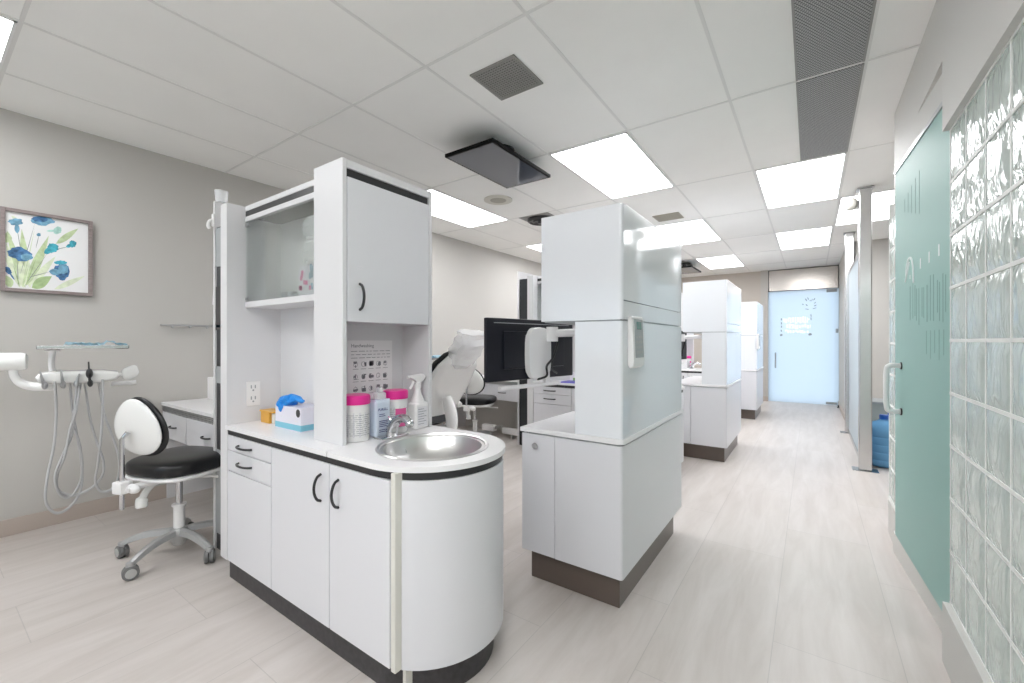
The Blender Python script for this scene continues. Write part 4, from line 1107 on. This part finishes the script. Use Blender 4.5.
# ------------------------------------------------------------------ dental chair in the second bay, its back to us
def dental_chair():
    cy = 2.65; o = (-2.85, cy, 0); t = thing('dental_chair', o, 'white shelled dental chair with bagged headrest in the second bay', 'dental chair')
    Zl = lambda p: p
    # backrest shell: slab lofted along a leaning spine
    def loft(mb, spine, widths, thick, off=0):
        prev = None; n = len(spine)
        for i, (x, z) in enumerate(spine):
            a, b = spine[max(0, i-1)], spine[min(n-1, i+1)]
            d = Vector((b[0]-a[0], 0, b[1]-a[1])).normalized(); nn = Vector((d.z, 0, -d.x))
            c = Vector((x, cy, z))+nn*off; w = widths[i]; th = thick[i]; ring = []
            for k in range(20):
                q = 2*PI*k/20; cc, ss = math.cos(q), math.sin(q)
                ring.append(mb._v(c+Vector((0, w*math.copysign(abs(cc)**.55, cc), 0))+nn*th*math.copysign(abs(ss)**.8, ss)))
            if prev:
                for k in range(20): mb.face([prev[k], prev[(k+1) % 20], ring[(k+1) % 20], ring[k]])
            else: mb.face(ring)
            prev = ring
        mb.face(prev[::-1])
    sp = [(-2.70, .58), (-2.66, .66), (-2.58, .80), (-2.49, .94), (-2.41, 1.05), (-2.36, 1.12), (-2.34, 1.15)]
    mb = MB(o); loft(mb, sp, [.16, .23, .26, .26, .23, .17, .1], [.03, .045, .05, .05, .05, .04, .02]); mb.build('backrest_shell', 'plastic2', t)
    mb = MB(o); loft(mb, sp, [.17, .24, .272, .272, .24, .18, .11], [.02, .03, .034, .034, .034, .025, .015], -.05); mb.build('backrest_cushion', 'leather', t)
    hs = [(-2.38, 1.10), (-2.34, 1.16), (-2.30, 1.23), (-2.28, 1.28)]
    mb = MB(o); loft(mb, hs, [.08, .12, .125, .08], [.03, .05, .05, .03]); hr = mb.build('headrest', 'plastic', t)
    mb = MB(o); loft(mb, [(-2.41, 1.05), (-2.385, 1.09), (-2.355, 1.13), (-2.33, 1.17), (-2.30, 1.21), (-2.275, 1.25), (-2.255, 1.29), (-2.24, 1.32)], [.12, .15, .155, .17, .16, .165, .15, .165], [.05, .07, .066, .078, .07, .075, .055, .06])
    rb = random.Random(6)
    for v in mb.bm.verts: v.co += Vector((rb.uniform(-1, 1), rb.uniform(-1, 1), rb.uniform(-1, 1)))*.009
    mb.build('bag', 'clear', hr, angle=20)
    mb = MB(o); loft(mb, [(-3.62, .50), (-3.3, .50), (-3.0, .52), (-2.76, .56), (-2.64, .60)], [.2, .25, .26, .25, .2], [.05, .06, .06, .06, .05]); mb.build('seat_cushion', 'leather', t)
    mb = MB(o); loft(mb, [(-4.02, .40), (-3.85, .44), (-3.6, .50)], [.16, .19, .2], [.04, .05, .05]); mb.build('leg_rest', 'leather', t)
    mb = MB(o); loft(mb, [(-3.5, .40), (-3.0, .42), (-2.66, .45), (-2.46, .44)], [.17, .2, .2, .16], [.04, .06, .06, .05]); mb.build('seat_frame', 'plastic2', t)
    mb = MB(o); mb.tube(spline([(-2.47, cy-.02, .44), (-2.46, cy-.02, .58), (-2.48, cy-.02, .68), (-2.52, cy-.02, .78)], 6), .06, 16, radii=[.04+.012*math.sin(i/18*PI) for i in range(19)]); mb.build('backrest_support', 'plastic2', t)
    for s_ in (-1, 1):
        mb = MB(o); mb.tube(spline([(-2.66, cy+.3*s_, .66), (-2.8, cy+.31*s_, .73), (-3.05, cy+.31*s_, .74), (-3.12, cy+.31*s_, .72)], 5), .028, 12); mb.tube(spline([(-2.72, cy+.15*s_, .47), (-2.72, cy+.27*s_, .55), (-2.74, cy+.305*s_, .70)], 5), .02, 10); mb.build('armrest', 'plastic2', t)
    mb = MB(o); mb.box(-3.15, -2.75, cy-.14, cy+.14, .03, .38, .05, 3); mb.build('lift_column', 'plastic2', t)
    mb = MB(o); mb.box(-3.45, -2.5, cy-.22, cy+.22, 0, .05, .02, 2); mb.build('floor_base', 'plastic', t)
    return t
dental_chair()
# floor junction box and pipes by the far stool, against the left wall
t = thing('floor_box', (-3.35, 4.5, 0), 'white pipework and junction box on the floor under the second side desk', 'pipework')
mb = MB(); mb.box(-.28, -.08, -.04, .04, .06, .14, .01); mb.box(.05, .32, -.03, .03, .05, .13, .01); mb.build('cover', 'plastic', t)
mb = MB(); mb.tube(spline([(-.1, 0, .10), (-.01, .02, .13), (.07, 0, .10)], 6), .02, 10); mb.cyl((-.2, 0, 0), (-.2, 0, .08), .02); mb.cyl((.2, 0, 0), (.2, 0, .06), .02); mb.build('pipe', 'midgrey', t)

# ------------------------------------------------------------------ framed flower picture on the left wall
def picture():
    x = XL+.004; y0, y1, z0, z1 = .337, .77, 1.572, 2.107
    t = thing('framed_picture', (x, (y0+y1)/2, z0), 'framed painting of blue flowers with pale green leaves on the grey wall', 'picture')
    # photo frame runs past the left edge a little
    y0 = .345
    o = (x, (y0+y1)/2, z0); t.location = o; fw = .022
    mb = MB(o)
    for a in ((y0, y0+fw, z0, z1), (y1-fw, y1, z0, z1)): mb.box(x, x+.032, *a, .002)
    for a in ((y0+fw, y1-fw, z0, z0+fw), (y0+fw, y1-fw, z1-fw, z1)): mb.box(x, x+.032, *a, .002)
    mb.build('frame', 'wood', t)
    mb = MB(o); mb.box(x, x+.014, y0+fw, y1-fw, z0+fw, z1-fw); mb.build('canvas', 'canvas', t)
    a0, a1, b0, b1 = y0+fw, y1-fw, z0+fw, z1-fw; lay = [0]
    # photo coordinates of the zoomed picture (25..545, 100..580) to the canvas
    def q(u, v):
        fu = (u-25)/520; top = 100+80*fu; bot = 578+22*fu
        return (a0+(a1-a0)*fu, b1-(b1-b0)*(v-top)/(bot-top))
    mb = MB(o)
    def shape(pts, mi):
        lay[0] += 1; xx = x+.0142+.00006*lay[0]; mb.mi = mi; P = []
        for u, v in pts:
            yy_, zz_ = q(u, v); P.append((xx, min(max(yy_, a0), a1), min(max(zz_, b0), b1)))
        mb.poly(P)
    def leaf(u0, v0, u1, v1, w, mi):
        d = Vector((u1-u0, v1-v0)); n_ = Vector((-d.y, d.x)).normalized(); A_, B_ = [], []
        for i in range(9):
            f = i/8; ww = w*math.sin(PI*f**.8)*.5; p = Vector((u0, v0))+d*f
            A_.append(p+n_*ww); B_.append(p-n_*ww)
        shape([tuple(p) for p in A_+B_[::-1][1:-1]], mi)
    def bloom(u, v, r, mi, sq=.8, seed=0, a=0):
        rr = random.Random(seed); pts = []
        for i in range(20):
            an = 2*PI*i/20; rad = r*(.8+.28*rr.random()); X_, Y_ = rad*math.cos(an), rad*sq*math.sin(an)
            pts.append((u+X_*math.cos(a)-Y_*math.sin(a), v+X_*math.sin(a)+Y_*math.cos(a)))
        shape(pts, mi)
    for L_ in [(110, 575, 30, 300, 50, 1), (140, 575, 35, 220, 46, 0), (150, 560, 120, 210, 56, 0), (130, 575, 110, 400, 60, 1), (170, 575, 150, 380, 50, 1), (150, 560, 285, 250, 60, 0), (175, 555, 330, 375, 46, 1),
               (180, 575, 305, 500, 66, 2), (330, 300, 480, 205, 40, 0), (320, 580, 525, 495, 34, 1), (60, 575, 30, 500, 50, 0), (30, 300, 40, 230, 60, 0), (115, 570, 20, 380, 30, 1), (60, 130, 120, 180, 20, 1)]: leaf(*L_)
    for st in [(100, 575, 95, 390, 5, 7), (145, 515, 300, 470, 4, 7), (130, 575, 285, 345, 4, 7), (205, 330, 225, 240, 4, 7), (110, 500, 200, 170, 4, 7), (115, 350, 92, 200, 4, 7), (330, 335, 420, 315, 4, 7), (80, 530, 40, 470, 10, 3), (120, 575, 200, 200, 5, 0), (140, 575, 210, 380, 8, 2), (125, 575, 160, 440, 10, 0), (110, 575, 70, 430, 8, 2)]: leaf(*st)
    bloom(85, 168, 45, 4, .5, 1); leaf(95, 240, 90, 170, 30, 4); bloom(245, 158, 75, 4, .42, 2, .05); bloom(230, 150, 52, 3, .35, 3, .05); bloom(340, 218, 30, 6, .8, 4); leaf(270, 222, 345, 218, 14, 6)
    bloom(110, 365, 72, 3, .62, 5, .2); bloom(150, 385, 38, 4, .6, 6); bloom(95, 350, 48, 3, .4, 7); bloom(310, 325, 38, 5, .85, 8); leaf(255, 360, 310, 325, 36, 5); bloom(440, 300, 26, 5, .9, 9); leaf(395, 318, 440, 305, 22, 5)
    bloom(370, 470, 52, 3, 1.05, 10); bloom(375, 455, 36, 4, .9, 11); bloom(360, 415, 44, 5, .3, 12); leaf(285, 470, 370, 480, 40, 4); bloom(40, 470, 30, 3, .6, 13, .8); bloom(222, 245, 14, 4, .8, 14)
    mb.build('painted_flowers', ['leaf1', 'leaf2', 'leaf3', 'blue1', 'blue2', 'blue3', 'mint', 'stem'], t, recalc=False)
picture()

# ------------------------------------------------------------------ daylight
w = bpy.data.worlds.new('sky'); bpy.context.scene.world = w; w.use_nodes = True
bg = w.node_tree.nodes['Background']; bg.inputs['Color'].default_value = (.66, .83, 1.0, 1); bg.inputs['Strength'].default_value = 1.5
pl = bpy.data.lights.new('window_portal', 'AREA'); pl.shape = 'RECTANGLE'; pl.size = W1-W0; pl.size_y = WZ1-WZ0; pl.cycles.is_portal = True
po = bpy.data.objects.new('window_portal', pl); C.objects.link(po); po.location = ((W0+W1)/2, YF-.12, (WZ0+WZ1)/2); po.rotation_euler = (PI/2, 0, PI)

sc = bpy.context.scene
sc.view_settings.view_transform = 'Standard'; sc.view_settings.look = 'None'; sc.view_settings.gamma = 1; sc.view_settings.use_curve_mapping = False
sc.view_settings.exposure = .4
sc.cycles.use_denoising = True
sc.cycles.max_bounces = 14; sc.cycles.diffuse_bounces = 10; sc.cycles.transmission_bounces = 8; sc.cycles.transparent_max_bounces = 12
sc.cycles.caustics_reflective = False; sc.cycles.caustics_refractive = False
